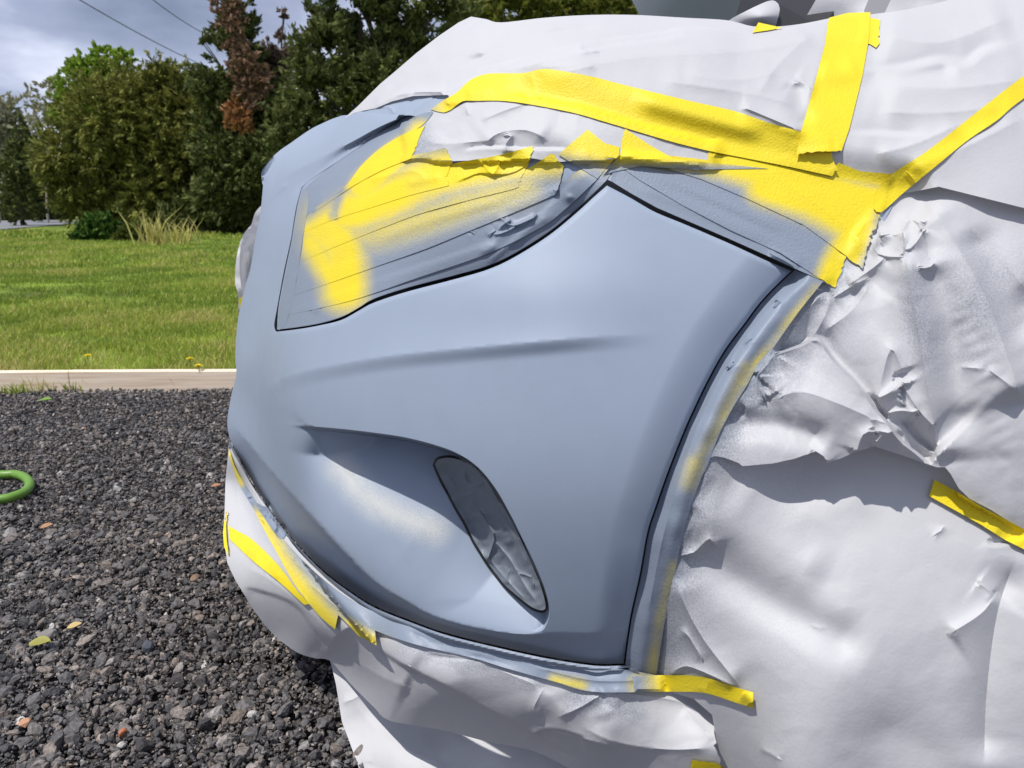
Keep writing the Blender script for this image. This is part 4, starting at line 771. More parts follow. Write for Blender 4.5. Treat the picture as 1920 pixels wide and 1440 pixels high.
SF = (crm(130, 4, 11), und(170, 9, 5),
   overhang([(1746, 874), (1722, 852), (1690, 826), (1662, 790), (1640, 765), (1606, 718), (1566, 678), (1532, 636), (1500, 648), (1452, 663)], 30, 60, .05, 3),
   cusp([(1697, 470), (1706, 530), (1722, 620), (1738, 720), (1752, 800), (1757, 872)], 15, 60, 22, .08), ridge([(1745, 470), (1765, 560), (1790, 700), (1800, 840)], -12, 34), cusp([(1735, 375), (1800, 470), (1860, 590), (1920, 760)], 20, 60, 90, .1), ridge([(1820, 420), (1880, 540), (1940, 640)], -10, 40),
   cusp([(1419, 706), (1440, 682), (1453, 661)], 9, 10, 26, .05), cusp([(1421, 704), (1424, 728), (1438, 750)], 7, 22, 10, .05), cusp([(1440, 752), (1500, 735), (1570, 756), (1650, 790), (1700, 800)], 10, 46, 60, .1),
   cusp([(1643, 748), (1668, 736), (1690, 719), (1697, 726)], 13, 10, 26, .04), cusp([(1690, 719), (1722, 768), (1752, 800)], 9, 20, 14, .05), cusp([(1660, 776), (1688, 770), (1722, 774)], 8, 9, 12, .05), overhang([(1753, 850), (1716, 822), (1688, 788)], 12, 16, .1), cusp([(1680, 742), (1700, 760), (1706, 790)], 6, 10, 10), cusp([(1645, 750), (1664, 668), (1676, 658), (1694, 700)], 10, 16, 22, .06),
   cusp([(1648, 442), (1690, 434), (1700, 418), (1712, 413), (1734, 425)], 10, 9, 14, .05), cusp([(1690, 434), (1698, 468), (1718, 455), (1735, 427)], 9, 8, 12, .05), cusp([(1652, 432), (1640, 468), (1660, 480), (1696, 482)], 8, 14, 8, .05), cusp([(1630, 520), (1600, 535), (1560, 560)], 8, 10, 24), cusp([(1590, 535), (1640, 500), (1660, 482)], 7, 14, 10), cusp([(1560, 548), (1548, 590), (1520, 640)], 8, 20, 12), cusp([(1720, 505), (1745, 500), (1752, 490)], 5, 10, 6), cusp([(1545, 545), (1500, 600), (1462, 660)], 5, 14, 18), cusp([(1632, 528), (1600, 580), (1540, 625)], 6, 30, 16),
   crm(26, 6, 6, stroke([(1645, 440), (1710, 440), (1680, 490)], 24, 20)), crm(28, 4, 14, stroke([(1560, 560), (1640, 500)], 26, 24)),
   ridge([(1360, 812), (1400, 795), (1470, 800), (1560, 830)], -11, 24), ridge([(1355, 780), (1400, 768)], -7, 12), cusp([(1552, 868), (1540, 852), (1518, 842)], 5, 10, 12, .02), cusp([(1606, 846), (1618, 815), (1640, 806)], 9, 12, 12, .02), cusp([(1640, 838), (1652, 818), (1692, 808), (1696, 856)], 6, 16, 16, .02), cusp([(1640, 806), (1690, 820), (1700, 850)], 5, 14, 10),
   overhang([(1990, 250), (1945, 262), (1905, 280), (1880, 262), (1838, 284)], 10, 18, .1), cusp([(1906, 232), (1860, 262), (1842, 282)], 10, 12, 24), cusp([(1720, 368), (1790, 400), (1860, 470), (1940, 560)], 9, 60, 40), cusp([(1700, 400), (1730, 440), (1745, 500)], -8, 14, 20), cusp([(1910, 735), (1880, 712), (1850, 690)], 2.5, 8, 8), cusp([(1850, 692), (1800, 688)], 2, 6, 6),
   lambda U, V: .28 * np.sin((U * .45 + V) / 4.2) * stroke([(1800, 600), (1850, 690), (1880, 820)], 24, 22)(U, V))
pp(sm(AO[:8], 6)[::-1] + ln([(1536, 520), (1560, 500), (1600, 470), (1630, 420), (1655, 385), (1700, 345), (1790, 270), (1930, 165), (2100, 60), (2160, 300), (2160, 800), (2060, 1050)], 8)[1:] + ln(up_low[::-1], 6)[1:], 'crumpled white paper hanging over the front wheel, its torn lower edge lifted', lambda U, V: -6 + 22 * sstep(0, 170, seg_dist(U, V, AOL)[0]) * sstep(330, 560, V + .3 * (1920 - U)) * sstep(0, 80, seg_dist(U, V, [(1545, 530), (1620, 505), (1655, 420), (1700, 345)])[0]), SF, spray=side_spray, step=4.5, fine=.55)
# hood sheets
pp(ln([(645, 222), (672, 198), (713, 157), (737, 137), (780, 100), (823, 67), (860, 42), (883, 31)], 6) + sm([(883, 31), (912, 36), (940, 42), (1023, 33), (1107, 28), (1190, 28), (1280, 33), (1363, 38), (1420, 50), (1500, 45), (1620, 20)])[1:] + ln([(1620, 20), (1640, 90), (1300, 100), (1100, 110), (960, 150), (860, 185), (838, 178), (775, 180), (735, 190), (705, 203)], 6)[1:], 'far white paper sheet over the hood, its edge against the trees', 3,
   (crm(150, 4, 5), und(110, 6, 4), cusp([(742, 136), (760, 110), (815, 95)], 5, 18, 18), cusp([(800, 165), (860, 115), (960, 75), (1060, 50)], 6, 30, 20), cusp([(704, 201), (735, 184), (770, 174), (836, 172)], 7, 9, 5, .04), cusp([(770, 175), (768, 184)], 4, 5, 5, .02), cusp([(850, 130), (990, 70), (1130, 45)], -4, 14, 14), cusp([(900, 110), (900, 60), (890, 36)], 4, 30, 16), cusp([(700, 190), (735, 160)], 4, 14, 8)), step=5, fine=.22)
n2 = sm([(845, 190), (840, 172), (852, 158), (893, 140), (896, 128), (940, 118), (1010, 100), (1087, 80), (1160, 69), (1233, 60), (1280, 50), (1350, 53), (1415, 61), (1480, 51), (1550, 36), (1640, 26), (1720, 14), (1820, -10), (1960, -40), (2120, -70)], 5) + ln([(2120, -70), (2160, 250), (2120, 420), (1920, 390), (1760, 350), (1690, 364), (1620, 350), (1560, 336), (1400, 292), (1280, 260), (1140, 222), (1000, 188), (900, 182)], 8)[1:]
pp(n2, 'large white paper sheet over the fender and hood edge, upper right', lambda U, V: -5 + (13 + 12 * sstep(1500, 1900, U)) * sstep(5, 75, seg_dist(U, V, [(1000, 188), (1140, 222), (1280, 260), (1400, 292), (1560, 336), (1690, 364)])[0]),
   (crm(170, 4, 7), und(140, 8, 6), overhang([(1290, 66), (1233, 76), (1160, 84), (1092, 96), (1020, 112), (940, 132)], 7, 18), cusp([(1090, 82), (1092, 96), (1125, 95)], 4, 6, 6), overhang([(1920, 78), (1850, 92), (1810, 118), (1760, 112), (1690, 127), (1600, 130)], 12, 40, .3, 12), ridge([(1610, 150), (1700, 140), (1800, 130)], -8, 18), overhang([(1745, 258), (1660, 250), (1590, 247)], 6, 24, .3, 7), cusp([(1385, 207), (1400, 204), (1440, 220), (1505, 247)], 7, 24, 8), cusp([(1488, 146), (1510, 160), (1528, 166)], 5, 14, 22), ridge([(1490, 150), (1500, 200), (1510, 240)], -6, 20), cusp([(1525, 60), (1460, 120), (1420, 180)], 5, 40, 30), cusp([(1640, 60), (1760, 80), (1900, 30)], 12, 50, 60), cusp([(1640, 210), (1760, 212), (1880, 200)], 4, 30, 20), cusp([(930, 128), (1040, 110), (1110, 90)], 4, 12, 18), cusp([(1120, 128), (1070, 122), (1005, 128)], 3, 10, 8), cusp([(1040, 130), (1200, 100), (1400, 90)], 4, 40, 40), cusp([(1280, 140), (1380, 150), (1460, 135)], 3, 30, 20), cusp([(1700, 320), (1800, 280), (1920, 220)], 6, 30, 40), cusp([(1000, 150), (1180, 110), (1400, 95), (1540, 70)], 5, 26, 40), cusp([(1230, 150), (1400, 175), (1500, 200)], 4, 30, 16), cusp([(1650, 160), (1780, 165), (1920, 150)], 6, 22, 40), cusp([(1640, 290), (1720, 268), (1800, 232)], 5, 14, 30)), step=5, fine=.22)
pp(ln([(757, 244), (783, 216), (813, 205), (860, 185), (940, 184), (1073, 204), (1173, 236), (1290, 266), (1335, 280), (1332, 312), (1250, 302), (1160, 297), (1040, 304), (1000, 297), (850, 302), (830, 302), (790, 294), (765, 298)], 5), 'white paper band between the long tape and the headlight tape', lambda U, V: hl_off(U, V) + 7 + 5 * sstep(310, 230, V),
   (crm(70, 3, 9), crm(20, 2, 2, stroke([(800, 240), (850, 250)], 30, 20)), overhang([(1070, 280), (1010, 278), (975, 278), (950, 276), (905, 276), (870, 282)], 6, 9, .1), cusp([(948, 286), (949, 268), (958, 256), (944, 252)], 6, 5, 6, .04), cusp([(905, 272), (935, 250), (985, 244), (1030, 262)], 6, 18, 10), cusp([(900, 226), (950, 206), (985, 195)], 4, 8, 8), cusp([(876, 216), (876, 206), (870, 192)], 3, 5, 5, .05), cusp([(790, 260), (830, 270), (930, 262)], 4, 16, 10), und(60, 3, 4)), step=4, spray=lambda U, V: .55 * sstep(818, 765, U - .3 * (V - 215)))
# skirts below the bumper
k1t = tps([(x, y + 6, tl(x, y, .014)) for x, y in bot] + [(424, 1040, 1.30), (420, 960, 1.43), (423, 900, 1.53), (455, 1110, 1.22), (480, 1150, 1.215), (513, 1190, 1.215), (563, 1226, 1.165), (617, 1238, 1.125), (560, 1110, 1.055), (640, 1180, .985), (610, 1180, 1.03), (728, 1352, 1.01), (690, 1310, 1.04), (760, 1240, .90), (838, 1371, .955), (838, 1290, .88), (999, 1408, .915), (1000, 1320, .845), (1150, 1470, .885), (1150, 1350, .82), (1330, 1298, tl(1330, 1298, .0)), (1340, 1400, .80), (1370, 1500, .84), (1240, 1280, tl(1240, 1280, .004))])
k1_low = [(426, 1055), (440, 1085), (455, 1110), (480, 1150), (513, 1190), (540, 1212), (563, 1226), (590, 1234), (617, 1238), (640, 1262), (660, 1285), (700, 1325), (728, 1350), (790, 1362), (838, 1371), (920, 1392), (999, 1408), (1068, 1440), (1150, 1470), (1370, 1500)]
k1 = sm([(434, 838), (452, 874), (475, 914), (515, 974), (560, 1034), (612, 1085), (650, 1116), (705, 1146), (793, 1180), (884, 1206), (953, 1225), (1040, 1246), (1113, 1258), (1240, 1268), (1330, 1298)]) + torn([(1330, 1298), (1338, 1340), (1342, 1400), (1352, 1440), (1370, 1500)], 1.5, 8)[1:] + sm(k1_low[::-1])[1:] + sm([(424, 1040), (419, 1005), (421, 960), (423, 900), (428, 850)])
pp(k1, 'white paper skirt folded along the lower edge of the bumper', 0, (crm(110, 5, 12), und(150, 7, 9), cusp([(455, 1062), (490, 1078), (540, 1112), (600, 1168), (640, 1215), (700, 1260), (770, 1292)], 12, 50, 36, .05), overhang([(458, 1100), (500, 1112), (530, 1122), (560, 1140), (590, 1180), (620, 1218)], 9, 50, .1), overhang([(690, 1205), (760, 1250), (830, 1285), (900, 1325), (1000, 1378), (1090, 1425)], 10, 60), overhang([(800, 1225), (860, 1232), (905, 1233)], 5, 9, .1), cusp([(840, 1240), (900, 1240), (950, 1262), (1020, 1290)], 6, 14, 26), cusp([(985, 1392), (1010, 1370), (1080, 1382), (1160, 1402)], 8, 16, 12), overhang([(1005, 1370), (1050, 1370), (1100, 1384)], 6, 14), crm(26, 4, 3, stroke([(1040, 1330), (1160, 1320)], 34, 30)), cusp([(1045, 1345), (1090, 1325), (1130, 1300)], 6, 14, 10), cusp([(1130, 1300), (1190, 1302), (1280, 1318), (1330, 1352)], 5, 12, 8), cusp([(612, 1228), (628, 1195), (660, 1170)], 6, 12, 10), cusp([(1020, 1290), (1000, 1330), (1015, 1340)], 4, 9, 9), cusp([(1090, 1360), (1150, 1390), (1250, 1405), (1340, 1402)], 7, 24, 14), cusp([(1280, 1330), (1340, 1390)], 3, 10, 10), cusp([(470, 1010), (480, 1050), (505, 1080)], 4, 10, 14), cusp([(440, 900), (452, 960), (470, 990)], 3, 8, 14)),
   spray=lambda U, V: .5 * stroke([(1085, 1312), (1180, 1325)], 20, 30)(U, V) + .3 * stroke([(760, 1215), (900, 1250), (1000, 1275)], 20, 25)(U, V) + .25 * stroke([(455, 900), (500, 1000), (560, 1080)], 14, 16)(U, V), step=4.5, depth=k1t, fine=.6)
# paper bunched on the far side of the grille
def far_t(U, V): return 1.82 + .0012 * np.maximum(U - 446, 0)
pp(sm([(489, 386), (480, 396), (475, 408), (471, 421), (456, 440), (447, 465), (442, 495), (441, 529), (446, 552), (450, 592), (480, 605), (560, 600), (575, 500), (560, 400)], 5), 'white paper bunched on the far side of the grille, left of the bumper', 0, (crm(22, 14, 5), cusp([(453, 445), (449, 500), (455, 560)], 16, 8, 8), blob(466, 500, 8, 26, -40), cusp([(470, 425), (455, 445)], 8, 6, 6)), depth=far_t, step=4)
tag(panel('masking_tape', ln([(447, 560), (456, 556), (462, 566), (462, 600), (450, 590)], 4), M_TAPE, off=20, depth=far_t, spray=0, step=4), 'tiny yellow tape tab on the bunched paper by the grille', 'tape')

# ================================================================== MASKING TAPE ON THE HEADLAMP (lowest layers first)
yel = union(stroke([(596, 420), (640, 470), (645, 545)], 40, 24), stroke([(585, 455), (640, 545)], 24, 20), stroke([(600, 402), (700, 385), (830, 325), (1000, 295), (1130, 275), (1180, 285)], 38, 24), stroke([(680, 350), (730, 300), (790, 255)], 28, 14))
dom = stroke([(560, 380), (600, 350), (640, 300), (690, 255), (730, 225)], 38, 16); thin = stroke([(640, 450), (760, 420), (900, 372), (980, 350)], 26, 32); notch = stroke([(634, 372), (626, 402)], 9, 9)
def hl_spray(U, V):
    y = np.maximum(np.clip(yel(U, V) * (1.0 + .2 * vn(U, V, 60, 3)), 0, 1), .62 * thin(U, V)) * (1 - .95 * dom(U, V)) * (1 - .8 * notch(U, V)); return np.clip(1 - y, 0, 1)
def up_by(pts, d): return [(x, y - d) for x, y in pts]
tp(sm([(q[0], q[1] - 1) for q in hlow]) + sm([(1150, 318), (1100, 322), (1010, 400), (910, 455), (780, 500), (670, 540), (560, 580), (528, 594)], 6), 'grey-sprayed tape strip hugging the lower edge of the headlight', .7,
   (ridge([(905, 497), (950, 462), (985, 430), (1040, 394)], 2, 5), ridge([(585, 584), (600, 577)], 3, 4), ridge([(900, 472), (930, 456)], 3, 5), cusp([(1060, 372), (1075, 362)], 3, 4, 4)), mt=M_GTAPE, spray=hl_spray)
tp(sm([(530, 592), (590, 580), (670, 560), (780, 522), (913, 476), (1013, 427), (1060, 392), (1122, 334)], 6) + sm([(1122, 334), (1090, 318), (1040, 350), (880, 412), (713, 474), (620, 505), (560, 520), (540, 530)], 6)[1:], 'wrinkled grey tape strip second from the bottom of the headlight', .7,
   (overhang([(930, 413), (948, 411), (966, 424), (985, 424), (1010, 403)], 4, 7, .08), cusp([(937, 408), (962, 423), (1006, 406)], 5, 3.5, 5, .08), cusp([(958, 412), (945, 420), (932, 432)], 5, 4, 4, .08), cusp([(968, 424), (950, 434), (926, 442)], 4, 4, 4, .08), cusp([(915, 444), (928, 430)], 3, 4, 4), cusp([(878, 432), (890, 441)], 2.5, 4, 4)), mt=M_GTAPE, step=4, spray=hl_spray)
tp(sm([(547, 555), (620, 530), (713, 497), (800, 466), (880, 433), (960, 400), (1041, 365)], 6) + torn([(1041, 365), (1050, 342), (1058, 312), (1034, 288)], 1.2) [1:]+ sm([(1034, 288), (960, 330), (790, 385), (680, 430), (580, 470), (550, 490)], 6)[1:], 'long tape strip on the headlight, yellow at left fading to grey', .7, (ridge([(700, 455), (800, 415), (960, 370)], 1.2, 8), cusp([(1034, 364), (1055, 352)], 5, 4, 4, .05)), spray=hl_spray)
tp(sm([(565, 490), (640, 458), (720, 426), (790, 400), (880, 375), (953, 357), (972, 351)], 6) + torn([(972, 351), (974, 338), (990, 310), (1001, 273)], 1.5, seed=2)[1:] + sm([(1001, 273), (930, 292), (847, 308), (760, 340), (640, 400), (566, 425)], 6)[1:], 'yellow tape strip with a folded wrinkle at the middle of the headlight', .7,
   (overhang([(872, 389), (830, 396), (800, 404)][::-1], 4, 8, .2), overhang([(853, 346), (880, 334), (900, 327), (930, 329), (955, 328), (982, 316), (1000, 290)], 8, 10, .06), cusp([(900, 300), (912, 315), (924, 327), (935, 310), (940, 292)], 5, 9, 9), cusp([(848, 308), (940, 288), (1000, 275)], 2.5, 6, 6)), step=4, spray=hl_spray)
tp(sm([(564, 437), (625, 412), (700, 388), (770, 366), (841, 348)], 6) + torn([(841, 348), (837, 330), (848, 306), (842, 290), (833, 277)], 1.4, seed=3)[1:] + sm([(833, 277), (790, 288), (700, 310), (640, 340), (600, 372), (575, 390)], 6)[1:], 'broad yellow tape strip with a torn right end on the headlight', .7,
   (cusp([(690, 338), (730, 328), (770, 320), (790, 328), (800, 340)], 3, 6, 10), cusp([(621, 396), (622, 412)], 2.5, 2.5, 2.5, .02), cusp([(630, 396), (632, 414)], 2.5, 2.5, 2.5, .02), ridge([(760, 345), (830, 330)], 2, 8)), spray=hl_spray, step=4.5)
def dome_spray(U, V): return np.clip(np.maximum(hl_spray(U, V), 1 - stroke([(650, 372), (700, 330), (740, 290), (790, 255)], 36, 12)(U, V)), 0, 1)
tp(sm([(572, 352), (602, 326), (642, 297), (693, 264), (717, 251), (757, 228), (795, 212), (812, 210), (790, 236), (745, 262), (700, 300), (660, 345), (600, 385), (568, 410)], 6), 'smooth grey-sprayed tape across the upper inner headlight corner', .7, (cusp([(584, 356), (600, 343)], 2.5, 3, 3), ridge([(600, 352), (640, 322)], 1.5, 6), ridge([(660, 310), (720, 262)], 1.2, 6)), spray=dome_spray, mt=M_GTAPE)
tp(sm([(585, 400), (633, 368), (667, 346), (715, 320), (771, 297)], 6) + torn([(771, 297), (774, 288), (785, 262), (797, 236)], 1.2, seed=5)[1:] + sm([(797, 236), (752, 254), (710, 280), (676, 312), (654, 342), (626, 366), (590, 388)], 6)[1:], 'topmost yellow tape piece with a rounded grey overspray edge', .7, (cusp([(632, 366), (645, 350), (672, 330)], 3, 5, 5),), spray=lambda U, V: np.clip(1 - stroke([(680, 340), (735, 296), (790, 258)], 34, 11)(U, V) * (1 - notch(U, V)) - .5 * stroke([(600, 392), (650, 365)], 6, 8)(U, V), 0, 1))
tp(sm([(567, 353), (579, 362), (574, 410), (567, 450), (560, 500), (550, 555), (536, 606), (520.5, 617), (523.5, 578), (535.5, 512), (548, 450), (557, 396)], 6), 'narrow upright grey tape along the inner edge of the headlight', .7, (crm(14, 2, 4), cusp([(568, 360), (566, 375), (570, 388)], 3.5, 3, 3, .05), cusp([(568, 430), (566, 444), (560, 490)], 2.5, 3, 3)), mt=M_GTAPE, step=4, spray=lambda U, V: np.clip(1 - .25 * yel(U, V), 0, 1))
# --- tape over the fender
fyel = union(stroke([(1560, 318), (1670, 335)], 20, 12), stroke([(1165, 255), (1225, 280), (1340, 296), (1460, 320), (1560, 355), (1640, 375)], 28, 16), stroke([(1440, 345), (1530, 375), (1600, 415)], 40, 24), stroke([(1612, 380), (1602, 440), (1572, 500), (1558, 540)], 32, 16), stroke([(1330, 296), (1450, 330)], 30, 20), stroke([(1090, 262), (1180, 275)], 30, 18))
def f_spray(U, V): return np.clip(1 - np.clip(fyel(U, V) * (1.02 + .15 * vn(U, V, 50, 5)), 0, 1), 0, 1)
tp(ln([(1145, 339), (1184, 363), (1231, 389), (1284, 412), (1331, 432), (1377, 452), (1444, 482), (1489, 503), (1545, 527), (1560, 510), (1463, 455), (1290, 375), (1185, 322), (1150, 318)], 6), 'lower grey tape strip along the seam between bumper and fender', .7, (ridge([(1180, 342), (1290, 388), (1440, 455)], 1.2, 8), cusp([(1440, 474), (1470, 488), (1495, 504)], 4, 5, 5, .1)), spray=f_spray, mt=M_GTAPE)
tp(ln([(1160, 310), (1200, 338), (1280, 385), (1370, 432), (1463, 474), (1537, 522)], 6) + torn([(1537, 522), (1566, 540), (1575, 520), (1587, 482)], 1.2, seed=7)[1:] + ln([(1587, 482), (1507, 420), (1400, 365), (1310, 330), (1240, 296), (1180, 290)], 6)[1:], 'middle fender tape strip, grey at left and yellow where it ends by the arch', .7, (ridge([(1200, 320), (1330, 370), (1480, 435)], 1.2, 9),), spray=f_spray)
tp(ln([(1200, 300), (1315, 336), (1400, 372), (1507, 422), (1587, 480)], 6) + torn([(1587, 480), (1618, 503), (1634, 440), (1648, 417), (1650, 397)], 1.5, seed=8)[1:] + ln([(1650, 397), (1672, 326), (1613, 321), (1573, 305), (1556, 318), (1500, 296), (1437, 288), (1380, 278), (1330, 274), (1327, 300), (1240, 290)], 6)[1:], 'upper fender tape strip, wide and yellow with a ragged right end', .7, (overhang([(1470, 433), (1490, 431), (1508, 421)], 3, 7, .1), cusp([(1437, 317), (1540, 390), (1620, 453)], .5, 2, 3, .02)), spray=f_spray, zh=7)
tp(ln([(1120, 335), (1047, 290), (1075, 265), (1102, 243)], 6) + ln([(1102, 243), (1133, 268), (1162, 276), (1160, 292), (1140, 312)], 6)[1:], 'pointed yellow tape piece at the top corner of the headlight', .7, (ridge([(1060, 300), (1110, 290)], 1.5, 12),), spray=lambda U, V: sstep(278, 325, V + .25 * (1100 - U)))
tp(torn([(1163, 290), (1166, 265), (1172, 241)], 1.2) + ln([(1172, 241), (1215, 270), (1262, 297), (1340, 306), (1440, 316), (1300, 318), (1200, 312), (1150, 322), (1130, 330)], 6)[1:], 'folded yellow tape tip standing up between headlight and fender tape', .7, (ridge([(1160, 290), (1220, 298), (1330, 306)], 5, 9, .1), cusp([(1165, 285), (1135, 325)], 3, 4, 4)), spray=lambda U, V: sstep(298, 320, V))
# --- long arc of tape over the hood edge, the strap and the diagonal
arc_top = [(807, 205), (832, 188), (857, 173), (872, 158), (887, 147), (917, 138), (980, 137), (1007, 131), (1033, 130), (1107, 143), (1173, 160), (1280, 186), (1347, 201), (1390, 212), (1447, 232), (1502, 247), (1550, 262)]
arc_bot = [(1560, 330), (1467, 310), (1380, 293), (1330, 283), (1280, 271), (1240, 260), (1140, 230), (1073, 211), (990, 195), (940, 189), (890, 189), (867, 190), (845, 206), (832, 211)]
tp(sm(arc_top, 5) + torn([(1550, 262), (1560, 288), (1564, 304), (1571, 318), (1560, 330)], 1)[1:] + sm(arc_bot)[1:] + [(820, 209)], 'long broad yellow tape arcing over the fender edge', 1.6, (cusp([(990, 134), (1003, 160), (1000, 180)], 2.5, 14, 20, .02), ridge([(1180, 180), (1300, 215), (1440, 250)], 6, 20), ridge([(870, 175), (930, 160)], 3, 14)), spray=lambda U, V: .6 * sstep(845, 800, U), step=5, zh=6)
strap = ln([(1555, 33), (1590, 24), (1632, 23), (1630, 60), (1628, 80), (1617, 143), (1593, 240), (1578, 283)], 6) + torn([(1578, 283), (1533, 284), (1510, 287), (1493, 290)], 1)[1:] + ln([(1493, 290), (1502, 247), (1530, 147), (1547, 83), (1552, 45)], 6)[1:]
tp(torn([(1620, 30), (1651, 37), (1648, 60), (1649, 80), (1643, 88), (1615, 78)], .8), 'small torn yellow tape tab beside the strap top', 1.6, (), spray=0)
tp(strap, 'wide upright yellow tape strap crossing the paper at upper right', 2.2, (ridge([(1535, 130), (1570, 140), (1610, 125)], 4, 20), ridge([(1490, 290), (1540, 285), (1580, 283)], 3, 10, .02)), spray=0, step=5)
tp(ln([(1422, 42), (1467, 52), (1440, 57), (1411, 61)], 5), 'small yellow tape corner on the paper left of the strap', 3, (), spray=0, step=5)
diag = sm([(1645, 356), (1675, 325), (1740, 282), (1813, 225), (1870, 180), (1920, 142), (2060, 40)]) + sm([(2100, 60), (1920, 184), (1870, 225), (1813, 264), (1747, 318), (1697, 359), (1652, 398), (1638, 390)])
tp(diag, 'long narrow yellow tape running diagonally up to the right edge', 2.2, (und(50, 3, 9), cusp([(1700, 320), (1720, 345)], 3, 8, 8)), spray=0, step=5)
# --- low tapes on the skirt
curl = [(1194, 1250), (1110, 1257), (1022, 1245), (930, 1226), (838, 1203), (770, 1180), (701, 1153), (650, 1125), (600, 1087), (552, 1040), (505, 985), (462, 918), (440, 880), (428, 840)]
low = [(428, 852), (437, 880), (450, 912), (474, 952), (495, 992), (520, 1038), (548, 1088), (572, 1122), (600, 1156), (628, 1180), (634, 1153), (650, 1168), (672, 1192), (706, 1210), (703, 1182), (740, 1196), (793, 1212), (884, 1233), (953, 1254), (1040, 1278), (1113, 1297), (1240, 1297)]
lyel = union(stroke([(432, 850), (450, 905)], 6, 9), stroke([(484, 978), (530, 1060), (585, 1130), (630, 1180)], 20, 18), stroke([(650, 1178), (706, 1214)], 17, 12), stroke([(1040, 1275), (1090, 1285)], 8, 14), stroke([(1200, 1285), (1260, 1290)], 14, 22))
tp(sm([(428, 986), (450, 998), (472, 1011), (505, 1042), (530, 1070), (556, 1106), (580, 1132)]) + sm([(570, 1134), (540, 1106), (517, 1086), (472, 1050), (430, 1010)]), 'bright yellow tape strip low on the paper below the bumper corner', 2, (cusp([(520, 1055), (515, 1085)], 4, 6, 6, .02),), spray=0, step=5)
tp(sm([(q[0], q[1] - 6) for q in curl[1:]], 6) + sm(low[:10])[:-1] + ln(low[9:15])[:-1] + sm(low[14:]) + ln([(1240, 1268), (1180, 1256)], 6), 'grey-sprayed tape band under the bumper with yellow patches', 3, (crm(16, 4, 8, lambda U, V: sstep(560, 470, U)), und(40, 4, 3), cusp([(800, 1190), (900, 1215), (1010, 1243)], 2.5, 4, 6), cusp([(760, 1180), (840, 1215), (950, 1245)], -3, 6, 9), cusp([(1000, 1250), (1113, 1276), (1220, 1275)], 2.5, 4, 4), cusp([(570, 1085), (640, 1145), (700, 1178)], 2.5, 4, 5), cusp([(500, 985), (540, 1040), (590, 1085)], 2.5, 5, 5)), spray=lambda U, V: np.clip(1 - .9 * lyel(U, V), 0, 1), mt=M_GTAPE, step=4)
tp(sm([(418, 998), (421, 975), (426, 955), (424, 985), (425, 1010), (428, 1040), (420, 1025)], 4), 'loose yellow tape flap at the left edge of the low paper', 6, (), spray=0, step=4, thick=2)

# ================================================================== BUMPER AND FOG LAMP
BUMPER = panel('bumper', bump_out, M_PRIMER, off=0, feats=(f_scoop, f_crease, f_flare, f_lower, f_corner, f_groove, f_soft, f_nose), step=5, thick=9, spray=lambda U, V: .78 * dust(U, V), parent=CAR, rnd=3, sharp=50)
fog = [(811, 872), (816, 860), (826, 855), (840, 853), (858, 856), (875, 862), (893, 872), (907, 886), (922, 906), (936, 929), (952, 955), (968, 984), (985, 1018), (1000, 1052), (1016, 1090), (1025, 1119), (1028, 1138), (1022, 1148), (1008, 1148), (988, 1138), (948, 1105), (930, 1084), (912, 1060), (898, 1038), (884, 1015), (868, 982), (852, 955), (838, 928), (822, 898)]
def shrink(p, d):
    p = np.array(p, float); c = p.mean(0); tn = np.roll(p, -1, 0) - np.roll(p, 1, 0); nn = np.stack([-tn[:, 1], tn[:, 0]], 1); nn /= np.linalg.norm(nn, axis=1)[:, None]; s = np.sign(((c - p) * nn).sum(1).mean()); return [tuple(q) for q in p + nn * d * s]
def fog_off(U, V): return np.minimum(f_scoop(U, V) * np.clip(.22 + .78 * seg_dist(U, V, ST)[0] / 75, 0, 1), -5) + 2
panel('fog_lamp', sm(fog + [fog[0]], 5)[:-1], M_BLACK, off=fog_off, step=6, thick=3, parent=BUMPER)
fg = sm(shrink(fog, 5) + [shrink(fog, 5)[0]], 4)[:-1]
tag(panel('masking_tape', fg, M_DTAPE, off=lambda U, V: fog_off(U, V) + 4, step=3.2, thick=3, spray=0,
      feats=(crm(26, 5, 3), crm(11, 1.6, 9), cusp([(897, 955), (925, 1000), (924, 1020), (912, 1055)], 7, 4, 7, .1), cusp([(925, 1012), (955, 1048), (985, 1100), (1005, 1128)], 6, 4, 6, .1), cusp([(868, 880), (876, 905), (890, 912), (908, 906)], 5, 4, 6, .1), cusp([(832, 885), (850, 905), (862, 930), (895, 922)], 4, 5, 6, .1), cusp([(955, 1065), (948, 1095)], 5, 4, 5, .1), cusp([(970, 1075), (995, 1082), (1000, 1105)], 5, 4, 4, .1), cusp([(940, 960), (965, 1010), (990, 1060)], 3, 4, 5, .1), cusp([(905, 1030), (935, 1070), (985, 1125)], 3, 4, 5, .1), cusp([(818, 875), (840, 862), (865, 868)], 3, 4, 4))),
    'crinkled dark grey tape patch over the slanted fog lamp', 'tape')
